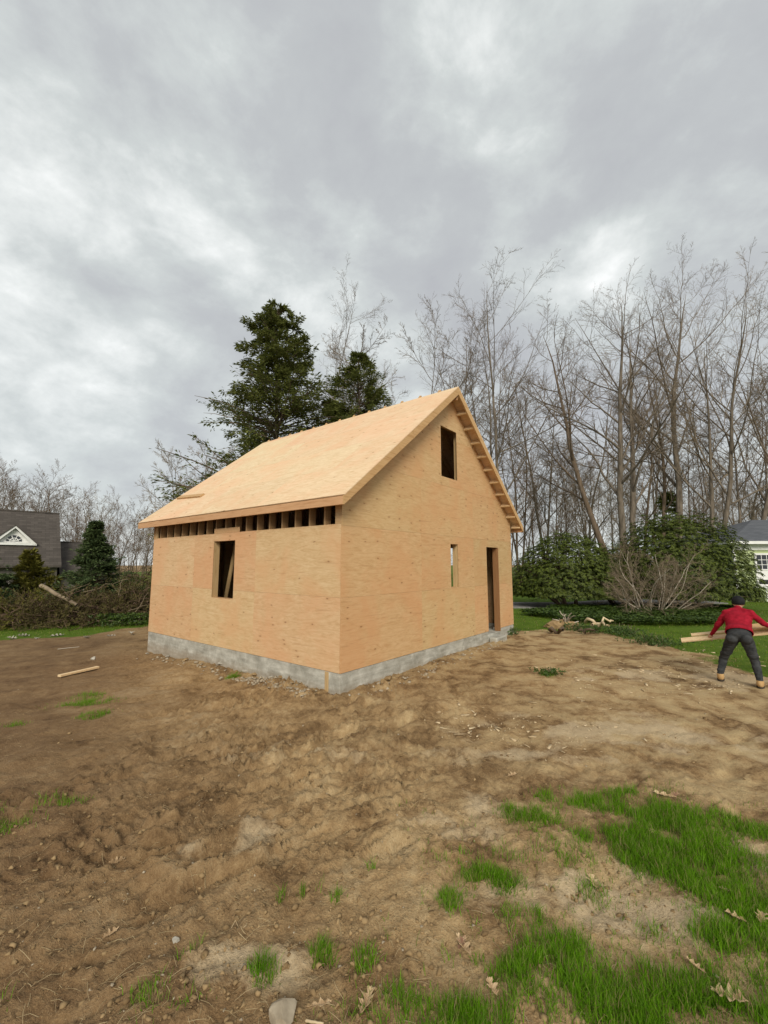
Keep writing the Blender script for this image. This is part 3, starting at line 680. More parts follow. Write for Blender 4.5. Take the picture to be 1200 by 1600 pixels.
def bare_tree(seed, height, stems, spread=0.5, r0=0.16, minr=0.006, limbs=11, twigs=True, density=1.0, lo=0.28, trop=0.07):
    """returns trunk (verts, quads) and crown (verts, quads); base at origin. stems: list of (dx, dy, lean x, lean y, share of height)"""
    rng = np.random.default_rng(seed)
    tr, cr = [], []
    for (dx, dy, lx, ly, sh) in stems:
        st = np.array([[dx, dy, -0.25]]); d = np.array([[lx, ly, 1.0]])
        P = polyline(st, d, np.array([height * sh * math.sqrt(1 + lx * lx + ly * ly) * 0.99]), 16, rng, 0.045, 0.03)
        q = np.linspace(0, 1, 16); rad = r0 * sh * ((1 - q) ** 0.8 * 0.95 + 0.035); rad[0] *= 1.35
        tr.append(tubes(P, rad[None], 9))
        P1, R1 = spawn(P, rad[None], limbs, lo, 0.97, 44, 12, spread, 10, rng, 0.085, trop, 0.52, minr * 2.2, 0.12)
        tr.append(tubes(P1, R1, 5))
        P2, R2 = spawn(P1, R1, int(9 * density), 0.15, 0.98, 40, 12, 0.40, 6, rng, 0.10, trop * 0.5, 0.6, minr * 1.5, 0.25)
        cr.append(tubes(P2, R2, 4))
        P3, R3 = spawn(P2, R2, int(7 * density), 0.12, 1.0, 42, 12, 0.42, 3, rng, 0.09, trop * 0.3, 0.65, minr, 0.45)
        cr.append(tubes(P3, R3, 3))
        if twigs:
            P4, R4 = spawn(P3, R3, 4, 0.15, 1.0, 42, 14, 0.48, 2, rng, 0.08, 0.0, 0.75, minr * 0.7, 0.5)
            cr.append(tubes(P4, R4, 3))
    return merge(tr), merge(cr)
def tree_obj(name, label, cat, loc, tree, mt, mc, rz=0, group=None):
    t = thing(name, label, cat, loc, rz, group)
    obj('trunk', new_mesh('trunk', *tree[0], smooth=True), M[mt], t); obj('crown', new_mesh('crown', *tree[1], smooth=False), M[mc], t)
    return t
def base(u, Y):                            # a spot on the ground under picture column u, at depth Y
    x = (u - 600) / FPX * Y * 1.005
    return (x, Y, float(gbase(x, Y)) - 0.05)
def tall(v, Y):                            # height of something whose top is at row v
    r = ray(600, v); return CAM_H + r[2] / r[1] * Y
# (base column, depth, row of the top, stems, limb spread, radius, label, bark, twig)
one = [(0, 0, 0.0, 0, 1)]
fine = [
    (712, 34, 498, [(0, 0, 0.03, 0, 1)], 0.42, 0.17, 'slim bare tree rising just beyond the house ridge', 'bark', 'twig'),
    (772, 31, 458, [(0, 0, 0.0, 0, 1), (0.3, 0.1, 0.09, 0, 0.86)], 0.40, 0.19, 'twin-stemmed bare tree standing tall beside the gable peak', 'bark', 'twig'),
    (965, 27, 458, [(0, 0, -0.27, 0.02, 1.0)], 0.36, 0.26, 'bare tree leaning hard towards the house above the rhododendrons', 'bark2', 'twig'),
    (972, 28, 475, [(0, 0, -0.03, 0, 1), (0.3, 0.1, 0.10, 0, 0.97)], 0.36, 0.30, 'thick forked bare tree behind the gap between the rhododendrons', 'bark', 'twig'),
    (1050, 30, 412, [(0, 0, 0.05, 0, 1)], 0.44, 0.32, 'tallest bare tree with a straight trunk and wide fine crown', 'bark', 'twig'),
    (1030, 31, 520, [(0, 0, 0.12, 0, 1)], 0.34, 0.20, 'dark bare trunk slanting close beside the tallest tree', 'bark2', 'twig'),
    (1105, 28, 500, [(0, 0, 0.03, 0, 0.92), (0.3, 0, 0.24, 0, 1.0)], 0.46, 0.22, 'pale bare tree forking low behind the larger rhododendron', 'bark', 'twig2'),
    (1150, 29, 480, [(0, 0, 0.26, 0, 1), (0.2, 0.2, 0.05, 0.1, 0.7)], 0.52, 0.22, 'arching bare tree reaching over the pale green house', 'bark', 'twig'),
    (494, 38, 476, one, 0.34, 0.17, 'upright bare tree standing right behind the big hemlock', 'bark', 'twig'),
]
for k, (u, Y, v, stems, sp, r0, lab, mb_, mc) in enumerate(fine):
    h = tall(v, Y); t = bare_tree(100 + k, h, stems, sp * 1.22, r0 * 0.85, 0.0068, limbs=14, density=1.15 if len(stems) == 1 else 0.9, lo=0.30)
    tree_obj('bare_tree', lab, 'tree', base(u, Y), t, mb_, mc, group='bare trees behind the house')
# lesser trees of the same kinds, copied
def prototypes():
    P = []
    for k, (stems, sp, lo, r0) in enumerate([(one, 0.40, 0.32, 0.11), ([(0, 0, 0.04, 0, 1), (0.2, 0, -0.12, 0.03, 0.85)], 0.38, 0.25, 0.10), ([(0, 0, -0.08, 0, 1), (0.25, 0.1, 0.16, 0, 0.9), (0.1, -0.2, 0.03, 0.12, 0.8)], 0.42, 0.2, 0.085), (one, 0.55, 0.18, 0.11)]):
        tr, cr = bare_tree(300 + k, 14.0, stems, sp, r0, 0.009, limbs=12, density=0.85 if len(stems) > 1 else 1.0, lo=lo, twigs=True)
        P.append((new_mesh('trunk', *tr, smooth=True), new_mesh('crown', *cr)))
    return P
PROTO = prototypes()
def proto_tree(k, u, Y, v, label, group, mt='bark', mc='twig', name='bare_tree', wide=1.0):
    h = tall(v, Y); s = h / 14.0
    t = thing(name, label, 'tree', base(u, Y), random.uniform(0, 6.28), group); t.scale = (s * wide, s * wide, s)
    for i, (nm, mm) in enumerate((('trunk', mt), ('crown', mc))):
        me = PROTO[k][i]
        if not me.materials: me.materials.append(M[mm])
        o = bpy.data.objects.new(nm, me); COL.objects.link(o); o.parent = t
        o.material_slots[0].link = 'OBJECT'; o.material_slots[0].material = M[mm]
    return t
lab_r = 'slender bare tree in the grey wood behind the rhododendrons'; grp_r = 'bare trees of the wood on the right'
for (k, u, Y, v) in [(0, 688, 46, 590), (1, 742, 44, 565), (2, 808, 40, 590), (1, 850, 42, 560), (3, 915, 46, 620), (0, 1000, 46, 600), (1, 1020, 52, 610), (2, 1080, 46, 640), (3, 1165, 46, 650), (1, 1200, 42, 580), (0, 1235, 38, 540), (2, 870, 36, 690), (3, 925, 38, 700)]:
    proto_tree(k, u, Y, v, lab_r, grp_r, 'bark' if k % 2 else 'bark2', 'twig' if k != 3 else 'twig2')
_r = random.Random(5)
for i in range(34):
    u = 650 + 590 * (i + _r.random()) / 34; proto_tree(_r.randrange(4), u, _r.uniform(52, 84), _r.uniform(690, 770), lab_r, grp_r, _r.choice(['bark', 'bark2']), _r.choice(['twig', 'twig', 'twig2', 'twig3']), wide=0.95)
proto_tree(3, 635, 46, 560, 'small bare treetop showing over the middle of the roof ridge', None, 'bark', 'twig')
proto_tree(2, 575, 42, 548, 'pale twiggy tree rising behind the smaller hemlock', None, 'bark', 'twig2', wide=0.9)
proto_tree(0, 540, 45, 535, 'grey bare tree filling the gap between the two hemlocks', None, 'bark', 'twig')
tree_obj('bare_tree', 'rounded pale budding tree beyond the low corner of the plywood roof', 'tree', base(292, 36), bare_tree(222, tall(682, 36), [(0, 0, -0.10, 0, 0.95), (0.2, 0.1, 0.10, 0, 1.0), (0.1, -0.1, 0.28, 0.1, 0.9), (-0.1, 0, -0.30, 0, 0.85)], 0.42, 0.11, 0.0095, limbs=12, density=1.15, lo=0.18, trop=0.05), 'bark', 'twig2')
lab_l = 'leafless tree in the row behind the dark shingled house'; grp_l = 'leafless trees of the wood on the left'
for (k, u, Y, v) in [(2, -70, 62, 725), (0, -25, 60, 722), (1, 10, 58, 728), (3, 35, 62, 735), (2, 62, 60, 745), (0, 95, 58, 748), (3, 118, 62, 758), (1, 140, 60, 765), (2, 165, 58, 772), (3, 190, 60, 782), (0, 210, 55, 790), (2, 235, 60, 785), (1, 255, 52, 800), (3, 150, 46, 800), (2, 205, 44, 815), (0, 225, 40, 820), (3, 275, 48, 780)]:
    proto_tree(k, u, Y, v, lab_l, grp_l, 'bark2', 'twig3' if k in (2, 3) else 'twig', wide=1.1)

for i in range(26):
    u = -60 + 350 * (i + _r.random()) / 26; proto_tree(_r.randrange(4), u, _r.uniform(50, 75), 730 + max(0, u) * 0.27 + _r.uniform(-6, 45), lab_l, grp_l, 'bark2', _r.choice(['twig3', 'twig', 'twig2']), wide=0.85)
# far wood that reads as one mass behind the single trees
def far_wood():
    rng = np.random.default_rng(77); ps = []
    n = 330
    x = rng.uniform(-75, 95, n); y = rng.uniform(58, 90, n)
    h = rng.uniform(2.5, 6.5, n) * np.where(x < 0, 0.8, 1.0)
    P = polyline(np.stack([x, y, np.full(n, -0.8)], 1), np.tile([0, 0, 1.0], (n, 1)) + rng.normal(size=(n, 3)) * 0.1, h, 7, rng, 0.05, 0.02)
    Rr = np.linspace(1, 0.15, 7)[None] * rng.uniform(0.03, 0.09, (n, 1))
    ps.append(tubes(P, Rr, 4))
    P1, R1 = spawn(P, Rr, 9, 0.15, 0.98, 40, 14, 0.38, 4, rng, 0.14, 0.06, 0.5, 0.02, 0.4); ps.append(tubes(P1, R1, 3))
    P2, R2 = spawn(P1, R1, 5, 0.15, 1.0, 40, 14, 0.5, 3, rng, 0.14, 0.05, 0.7, 0.013, 0.5); ps.append(tubes(P2, R2, 3))
    v, f = merge(ps)
    o = obj('far_wood', new_mesh('far_wood', v, f), M['twig']); o['kind'] = 'stuff'; tag(o, 'distant grey leafless wood closing off the view', 'woodland')
far_wood()

# ------------------------------------------------------------------ conifers
def conifer(seed, height, radius, nb, spray, droop, profile, per=46, spray_len=0.22, width=0.30):
    rng = np.random.default_rng(seed)
    q = np.linspace(0, 1, 12); P = np.stack([0.12 * np.sin(q * 5) * (q > 0), 0.1 * np.cos(q * 4) - 0.1, q * height - 0.1], 1)[None]
    trunk = tubes(P, (0.022 * height * (1 - q) ** 0.9 * 0.6 + 0.012)[None], 8)
    t = np.sort(rng.uniform(0.05, 0.99, nb)); az = rng.uniform(0, 2 * math.pi, nb)
    L = radius * profile(t) * rng.uniform(0.62, 1.22, nb) + 0.12
    d = np.stack([np.cos(az), np.sin(az), (0.15 + 0.40 * t if spray == 1.0 else 0.02 + 0.28 * t) + rng.normal(size=nb) * 0.10], 1)
    st = np.stack([np.interp(t, q, P[0, :, 0]), np.interp(t, q, P[0, :, 1]), t * height], 1)
    B = polyline(st, d, L, 8, rng, 0.07, -droop)
    br = tubes(B, np.linspace(1, 0.15, 8)[None] * (0.006 + 0.013 * L)[:, None], 3)
    # sprays along side shoots
    n = per; tt = rng.uniform(0.12, 1.0, (nb, n)) ** 0.75; f = tt * 7; i0 = np.clip(f.astype(int), 0, 6); fr = (f - i0)[..., None]; mi = np.arange(nb)[:, None]
    A = B[mi, i0]; Bq = B[mi, i0 + 1]; T = unit(Bq - A); pos = A + (Bq - A) * fr
    side = unit(np.cross(T, np.array([0, 0, 1.0]))) * np.where(rng.random((nb, n, 1)) < 0.5, -1, 1)
    reach = (L[:, None] * 0.30 * (1.1 - tt) + spray_len * 0.6)[..., None] * rng.uniform(0, 1, (nb, n, 1))
    dr = unit(T * 0.75 + side * rng.uniform(0.2, 1.0, (nb, n, 1)) + rng.normal(size=T.shape) * 0.22 - np.array([0, 0, droop * 2.2]))
    pos = pos + dr * reach + rng.normal(size=T.shape) * 0.05 * spray; gap = (vnoise(pos[..., 0] * 1.5 + pos[..., 2] * 0.4, pos[..., 2] * 1.7 + pos[..., 1] * 0.9, seed) + 0.5 * vnoise(pos[..., 0] * 4 + pos[..., 1] * 3, pos[..., 2] * 4, seed + 1)).reshape(-1) > (-0.10 if spray == 1.0 else -0.6)
    nrm = unit(np.array([0, 0, 1.0]) + rng.normal(size=T.shape) * 0.5)
    ln = spray_len * rng.uniform(0.6, 1.4, nb * n)
    lv, lf = leaf_quads(pos.reshape(-1, 3)[gap], dr.reshape(-1, 3)[gap], nrm.reshape(-1, 3)[gap], ln[gap], ln[gap] * width, 0.1)
    return trunk, br, (lv, lf)
def conifer_obj(name, label, loc, c, mneedle, rz=0, group=None):
    t = thing(name, label, 'tree', loc, rz, group)
    obj('trunk', new_mesh('trunk', *c[0], smooth=True), M['bark2'], t)
    obj('branches', new_mesh('branches', *c[1]), M['bark2'], t)
    obj('crown', new_mesh('crown', *c[2]), M[mneedle], t); return t
prof_h = lambda t: np.clip(1.02 - t, 0, 1) ** 0.80; _ph = prof_h; prof_h = lambda t: np.minimum(_ph(t), (1.0 - t) * 1.9) * (0.86 + 0.16 * np.sin(t * 23 + 1)) + 0.02
prof_s = lambda t: np.clip(1.0 - t, 0, 1) ** 1.25 * (0.88 + 0.18 * np.sin(t * 38))
hY = 24.0
conifer_obj('hemlock_tree', 'big dark shaggy hemlock towering behind the plywood roof', base(428, hY), conifer(21, tall(484, hY) + 0.4, 7.0, 520, 1.0, 0.04, prof_h, 210, 0.21, 0.32), 'hemlock')
conifer_obj('hemlock_tree', 'smaller narrow hemlock showing above the middle of the roof ridge', base(562, 27), conifer(22, tall(562, 27) + 0.3, 6.4, 440, 1.0, 0.04, prof_h, 150, 0.21, 0.32), 'hemlock')
conifer_obj('hemlock_tree', 'low dark hemlock between the two taller ones behind the roof', base(515, 25), conifer(27, tall(625, 25), 3.4, 280, 1.0, 0.04, prof_h, 150, 0.20, 0.30), 'hemlock')
conifer_obj('spruce_tree', 'blue-green conical spruce standing behind the brush heap', base(158, 21.5), conifer(23, tall(808, 21.5) + 0.2, 2.35, 330, 0.6, 0.0, prof_s, 95, 0.15, 0.34), 'spruce')
conifer_obj('arborvitae_tree', 'yellow-green small conifer in front of the dark shingled house', base(62, 21), conifer(24, tall(846, 21), 1.75, 240, 0.6, -0.05, prof_s, 90, 0.15, 0.36), 'golden')
conifer_obj('spruce_tree', 'dark spruce cut off by the picture edge beside the lawn strip', base(-6, 19.5), conifer(25, tall(838, 19.5), 2.1, 300, 0.6, 0.01, prof_s, 90, 0.15, 0.34), 'spruce')
conifer_obj('pine_tree', 'dark pine half hidden behind the larger rhododendron', base(1045, 36), conifer(26, tall(768, 36), 2.0, 200, 1.0, 0.02, prof_h, 80, 0.26, 0.32), 'hemlock')

# ------------------------------------------------------------------ rhododendrons and shrubs
def rhododendron(seed, rx, ry, h, n, base_z=0.35, lumps=26):
    rng = np.random.default_rng(seed)
    # lobed dome: radius scaled by lumps
    ld = unit(np.stack([rng.normal(size=lumps), rng.normal(size=lumps), np.abs(rng.normal(size=lumps)) * 0.8], 1))
    d = unit(np.stack([rng.normal(size=n), rng.normal(size=n), rng.normal(size=n) * 0.85 + 0.25], 1)); d = d[d[:, 2] > -0.32]; n = len(d)
    dots = d @ ld.T; b = 0.80 + 0.24 * np.max(sstep(0.78, 1.0, dots), axis=1) + 0.06 * vnoise(d[:, 0] * 6 + d[:, 2] * 5, d[:, 1] * 7 - d[:, 2] * 4, seed)
    rr = b * np.where(rng.random(n) < 0.66, rng.uniform(0.89, 1.06, n), rng.uniform(0.55, 0.95, n))
    C = np.stack([d[:, 0] * rx, d[:, 1] * ry, base_z + (h - base_z) * np.where(d[:, 2] > 0, d[:, 2], d[:, 2] * 0.55) ], 1)
    C[:, :2] *= rr[:, None]; C[:, 2] = 0.55 + (C[:, 2] - 0.55) * rr
    C[:, 2] = np.maximum(C[:, 2], 0.62 + 0.55 * rng.random(n) * (0.4 + 0.6 * vnoise(d[:, 0] * 4, d[:, 1] * 4, 8)))
    nrm = unit(np.stack([d[:, 0] / rx, d[:, 1] / ry, d[:, 2] / h + 0.25], 1))
    k = 7; a = (np.arange(k) / k * 2 * math.pi)[None] + rng.uniform(0, 6.28, (n, 1))
    u = unit(np.cross(nrm, rng.normal(size=(n, 3)))); w = np.cross(nrm, u)
    dr = u[:, None] * np.cos(a)[..., None] + w[:, None] * np.sin(a)[..., None] + nrm[:, None] * rng.uniform(-0.35, 0.35, (n, k, 1)) - np.array([0, 0, 0.35])
    cc = np.repeat(C[:, None], k, 1); nn_ = np.repeat(nrm[:, None], k, 1) + rng.normal(size=(n, k, 3)) * 0.2
    ln = rng.uniform(0.08, 0.145, n * k)
    leaves = leaf_quads(cc.reshape(-1, 3), dr.reshape(-1, 3), nn_.reshape(-1, 3), ln, ln * 0.36, 0.12)
    # stems
    m = 16; az = rng.uniform(0, 6.28, m); st = np.stack([np.cos(az) * 0.3, np.sin(az) * 0.3, np.full(m, -0.2)], 1)
    dd = np.stack([np.cos(az) * rx * 0.5, np.sin(az) * ry * 0.5, np.full(m, h * 0.5)], 1)
    P = polyline(st, dd, np.full(m, h * 0.9), 8, rng, 0.16, 0.01); q = np.linspace(1, 0.3, 8)[None] * rng.uniform(0.03, 0.06, (m, 1))
    P1, R1 = spawn(P, q, 7, 0.3, 1.0, 40, 15, 0.45, 5, rng, 0.15, 0.03, 0.6, 0.008, 0.4)
    return merge([tubes(P, q, 6), tubes(P1, R1, 4)]), leaves
def shrub_obj(name, label, loc, s, mt, ml, group=None, cat='shrub'):
    t = thing(name, label, cat, loc, 0, group)
    obj('stems', new_mesh('stems', *s[0], smooth=True), M[mt], t); obj('foliage', new_mesh('foliage', *s[1]), M[ml], t); return t
shrub_obj('rhododendron', 'lower broad rhododendron nearer the plywood gable', base(884, 21.0), rhododendron(31, 2.75, 2.2, tall(836, 20.6), 9000), 'bark2', 'rhodo')
shrub_obj('rhododendron', 'taller domed rhododendron beside the pale green house', base(1056, 20.5), rhododendron(32, 3.05, 2.6, tall(803, 20.2), 12000, lumps=38), 'bark2', 'rhodo')
shrub_obj('rhododendron', 'small dark rhododendron filling the gap between the two large ones', base(962, 22.0), rhododendron(33, 2.0, 1.6, tall(850, 22), 3600), 'bark2', 'rhodo')
def grey_shrub():
    rng = np.random.default_rng(41); m = 17
    az = rng.uniform(0, 6.28, m); st = np.stack([np.cos(az) * 0.25, np.sin(az) * 0.2, np.full(m, -0.15)], 1)
    lean = rng.uniform(0.3, 2.2, m); dd = np.stack([np.cos(az) * lean, np.sin(az) * lean * 0.35, np.full(m, 1.0)], 1)
    P = polyline(st, dd, rng.uniform(2.0, 3.3, m), 9, rng, 0.14, 0.02); q = np.linspace(1, 0.25, 9)[None] * rng.uniform(0.018, 0.036, (m, 1))
    P1, R1 = spawn(P, q, 13, 0.2, 1.0, 42, 15, 0.5, 6, rng, 0.16, 0.03, 0.6, 0.007, 0.4)
    P2, R2 = spawn(P1, R1, 7, 0.2, 1.0, 42, 15, 0.45, 4, rng, 0.16, 0.02, 0.65, 0.005, 0.5)
    P3, R3 = spawn(P2, R2, 4, 0.2, 1.0, 42, 15, 0.5, 2, rng, 0.16, 0.0, 0.7, 0.004, 0.6)
    t = thing('bare_shrub', 'spreading bare grey shrub in front of the taller rhododendron', 'shrub', base(1005, 18.2))
    obj('stems', new_mesh('stems', *tubes(P, q, 6), smooth=True), M['pale'], t)
    obj('twigs', new_mesh('twigs', *merge([tubes(P1, R1, 4), tubes(P2, R2, 3), tubes(P3, R3, 3)])), M['twig2'], t)
grey_shrub()

def ground_cover():
    rng = np.random.default_rng(43)
    poly = [G(812, 962), G(880, 952), G(1000, 952), G(1150, 952), G(1165, 972), G(1090, 980), G(980, 977), G(880, 972)]
    px = np.array(poly); n = 9000
    x = rng.uniform(px[:, 0].min(), px[:, 0].max(), n); y = rng.uniform(px[:, 1].min(), px[:, 1].max(), n)
    k = in_poly(x, y, poly); x, y = x[k], y[k]; n = len(x)
    z = gz(x, y) + rng.uniform(0.10, 0.24, n); C = np.stack([x, y, z], 1); q = 6
    a = (np.arange(q) / q * 2 * math.pi)[None] + rng.uniform(0, 6.28, (n, 1))
    dr = np.stack([np.cos(a), np.sin(a), rng.uniform(-0.2, 0.5, (n, q))], -1)
    ln = rng.uniform(0.07, 0.13, n * q)
    v, f = leaf_quads(np.repeat(C[:, None], q, 1).reshape(-1, 3), dr.reshape(-1, 3), np.tile([0, 0, 1.0], (n * q, 1)) + rng.normal(size=(n * q, 3)) * 0.25, ln, ln * 0.5, 0.1)
    o = obj('ground_cover', new_mesh('ground_cover', v, f), M['cover']); o['kind'] = 'stuff'; tag(o, 'glossy low evergreen ground cover bed beneath the rhododendrons', 'ground cover')
ground_cover()

# ------------------------------------------------------------------ grass
def blades(x, y, h, w, rng, lean=0.5):
    n = len(x); z = gz(x, y) - 0.006; B = np.stack([x, y, z], 1); az = rng.uniform(0, 6.28, n)
    s = np.stack([np.cos(az), np.sin(az), np.zeros(n)], 1) * (w * 0.5)[:, None]
    ld = rng.uniform(0, 6.28, n); le = np.abs(rng.normal(size=n)) * lean
    L = np.stack([np.cos(ld) * le, np.sin(ld) * le, np.ones(n)], 1)
    L2 = np.stack([np.cos(ld) * le * 2.1, np.sin(ld) * le * 2.1, np.full(n, 0.75)], 1)
    m = B + unit(L) * (h * 0.5)[:, None]; t = m + unit(L2) * (h * 0.5)[:, None]
    V = np.stack([B - s, B + s, m + s * 0.8, m - s * 0.8, t], 1).reshape(-1, 3); i = np.arange(n) * 5
    F = np.concatenate([np.stack([i, i + 1, i + 2], 1), np.stack([i, i + 2, i + 3], 1), np.stack([i + 3, i + 2, i + 4], 1)])
    return V, F
PATCH = [  # column, row, half width, half height in the photograph; fill
    (885, 1245, 38, 15, .8), (820, 1275, 34, 20, .7), (990, 1255, 60, 22, 1), (1050, 1290, 60, 28, 1), (970, 1320, 48, 32, 1), (1065, 1335, 70, 32, 1), (1105, 1382, 62, 32, 1),
    (910, 1310, 16, 14, .7), (1140, 1282, 26, 14, .6), (1185, 1302, 24, 15, .7), (765, 1372, 44, 20, .9), (706, 1410, 20, 18, 1), (820, 1430, 32, 16, .6), (795, 1450, 15, 14, .8),
    (1180, 1420, 45, 36, 1), (1075, 1452, 66, 22, 1), (1155, 1482, 66, 36, 1), (900, 1470, 32, 18, .7), (950, 1525, 125, 46, 1), (840, 1520, 52, 32, .9), (1050, 1575, 125, 42, 1), (665, 1578, 85, 32, 1),
    (770, 1510, 32, 24, .6), (1190, 1560, 25, 40, .8), (760, 1600, 80, 30, .7), (410, 1525, 20, 20, .9), (505, 1492, 19, 16, 1), (571, 1512, 19, 22, .8), (500, 1402, 11, 11, .8), (522, 1412, 11, 8, .8), (580, 1362, 8, 8, .9),
    (472, 1405, 6, 9, .6), (258, 1560, 42, 28, .28), (292, 1505, 20, 18, .25), (25, 1288, 32, 16, .35), (95, 1262, 34, 7, .3), (15, 1560, 20, 20, .2), (440, 1415, 8, 12, .3), (130, 1085, 40, 6, .3), (150, 1108, 20, 6, .5), (142, 1075, 22, 4, .4),
    (10, 1120, 25, 6, .3), (857, 1056, 11, 4, .8), (365, 1047, 9, 4, .8), (925, 1385, 20, 18, .4), (885, 1340, 18, 10, .3), (640, 1480, 12, 20, .3), (700, 1340, 30, 18, .12), (800, 1330, 40, 20, .15), (690, 1505, 20, 20, .35), (1010, 1575, 190, 50, .8), (700, 1600, 130, 34, .9), (1110, 1340, 85, 60, .4), (1160, 1500, 60, 60, .6), (900, 1300, 60, 40, .2), (850, 1480, 60, 30, .4), (255, 1570, 45, 30, .3)]
def near_grass():
    rng = np.random.default_rng(51); X, Y, H_ = [], [], []
    for (u, v, ru, rv, fill) in PATCH:
        cx, cy = G(u, v); y0 = G(u, v + rv)[1]; y1 = G(u, max(v - rv, 900))[1]; rx = ru / FPX * math.hypot(cx, cy) * 1.0; ry = abs(y1 - y0) / 2 * 1.05
        area = math.pi * rx * ry; n = int(min(area * 21000 * fill, 16000)); n = max(n, 30)
        a = rng.uniform(0, 6.28, n); r = np.sqrt(rng.random(n)) * (1.0 + 0.25 * rng.normal(size=n))
        x = cx + np.cos(a) * rx * r; y = cy + np.sin(a) * ry * r
        keep = rng.random(n) < np.clip(0.55 + 1.1 * fbm(x * 5, y * 5, 91, 2), 0.05, 1)
        X.append(x[keep]); Y.append(y[keep]); H_.append(rng.uniform(0.04, 0.115, keep.sum()) * (0.75 + 0.25 * min(fill, 1)) * np.where(r[keep] > 0.9, 0.7, 1.0))
    n = 6000; u = rng.uniform(600, 1260, n); v = rng.uniform(1255, 1640, n); kk = vnoise(u * 0.03, v * 0.05, 15) + 0.002 * (u - 900) > -0.1; u, v = u[kk], v[kk]; n = len(u)
    pts = np.array([G(a, b) for a, b in zip(u, v)]); X.append(pts[:, 0]); Y.append(pts[:, 1]); H_.append(rng.uniform(0.02, 0.06, n))
    x = np.concatenate(X); y = np.concatenate(Y); h = np.concatenate(H_)
    v, f = blades(x, y, h, rng.uniform(0.0022, 0.0045, len(x)), rng, 0.42)
    o = obj('grass_tufts', new_mesh('grass_tufts', v, f), M['grass']); o['kind'] = 'stuff'; tag(o, 'bright green grass growing in patches through the bare soil', 'grass')
    # dead straw among it
    n = 1500; u = rng.uniform(-50, 1250, n); v = 1090 + 540 * rng.random(n); w = np.array([G(a, b) for a, b in zip(u, v)])
    x, y = w[:, 0], w[:, 1]; L = rng.uniform(0.02, 0.10, n); az = rng.uniform(0, 6.28, n)
    st = np.stack([x, y, gz(x, y) + 0.004], 1); en = np.stack([x + np.cos(az) * L, y + np.sin(az) * L], 1)
    e3 = np.concatenate([en, (gz(en[:, 0], en[:, 1]) + 0.004 + 0.012 * rng.random(n))[:, None]], 1); md = (st + e3) / 2 + np.array([0, 0, 0.006]) + rng.normal(size=(n, 3)) * 0.004
    v, f = tubes(np.stack([st, md, e3], 1), np.full((n, 3), 0.0009) * rng.uniform(0.7, 1.5, (n, 1)), 3)
    o = obj('dead_straw', new_mesh('dead_straw', v, f), M['straw']); o['kind'] = 'stuff'; tag(o, 'scattered dead straw and root hairs lying on the soil', 'straw')
near_grass()
def far_grass():
    rng = np.random.default_rng(52); n = 150000
    x = rng.uniform(-24, 24, n); y = 5.5 + (24 - 5.5) * rng.random(n) ** 0.8
    m = lawn_mask(x, y); hx = (x - cx_) * 0.622 + (y - cy_) * 0.783; hy = -(x - cx_) * 0.783 + (y - cy_) * 0.622
    pr = 600 + FPX * x / (y * CP + 0.001)
    k = (rng.random(n) < m * 0.9) & ~((hx > -0.1) & (hx < W + 0.1) & (hy > -0.1) & (hy < LEN + 0.1)) & (pr > -120) & (pr < 1320) & ~((y > 19.5) & (x > 1) & (x < 18.5)) & ~((pr > 330) & (pr < 770))
    path = np.interp(x, [9.2, 11.6, 14, 20], [13.95, 12.95, 12.25, 10.95]); k &= ~((x > 9.2) & (np.abs(y - path) < 0.4))
    x, y = x[k], y[k]; n = len(x)
    v, f = blades(x, y, rng.uniform(0.035, 0.085, n), rng.uniform(0.007, 0.015, n), rng, 0.6)
    o = obj('lawn_grass', new_mesh('lawn_grass', v, f), M['lawn']); o['kind'] = 'stuff'; tag(o, 'mown green lawn beyond the torn-up soil', 'grass')
far_grass()

# ------------------------------------------------------------------ clods, chips, stones, leaves
def ico():
    bm = bmesh.new(); bmesh.ops.create_icosphere(bm, subdivisions=1, radius=1.0)
    v = np.array([p.co[:] for p in bm.verts]); f = np.array([[q.index for q in p.verts] for p in bm.faces]); bm.free(); return v, f
ICO = ico()
def lumps(name, x, y, s, m, label, cat, rng, flat=0.6, sink=0.25):
    n = len(x); v0, f0 = ICO; k = len(v0)
    sc_ = s[:, None, None] * (0.75 + 0.5 * rng.random((n, 1, 3))) * np.array([1, 1, flat])
    V = v0[None] * np.clip(1 + 0.42 * rng.normal(size=(n, k, 1)), 0.35, 2.0) * sc_
    a = rng.uniform(0, 6.28, n); ca, sa = np.cos(a)[:, None], np.sin(a)[:, None]
    X = V[..., 0] * ca - V[..., 1] * sa + x[:, None]; Y = V[..., 0] * sa + V[..., 1] * ca + y[:, None]; Z = V[..., 2] + (gz(x, y) + s * flat * (1 - 2 * sink) * 0.5)[:, None]
    F = (f0[None] + (np.arange(n) * k)[:, None, None]).reshape(-1, 3)
    o = obj(name, new_mesh(name, np.stack([X, Y, Z], -1).reshape(-1, 3), F, False), m); o['kind'] = 'stuff'; tag(o, label, cat); return o
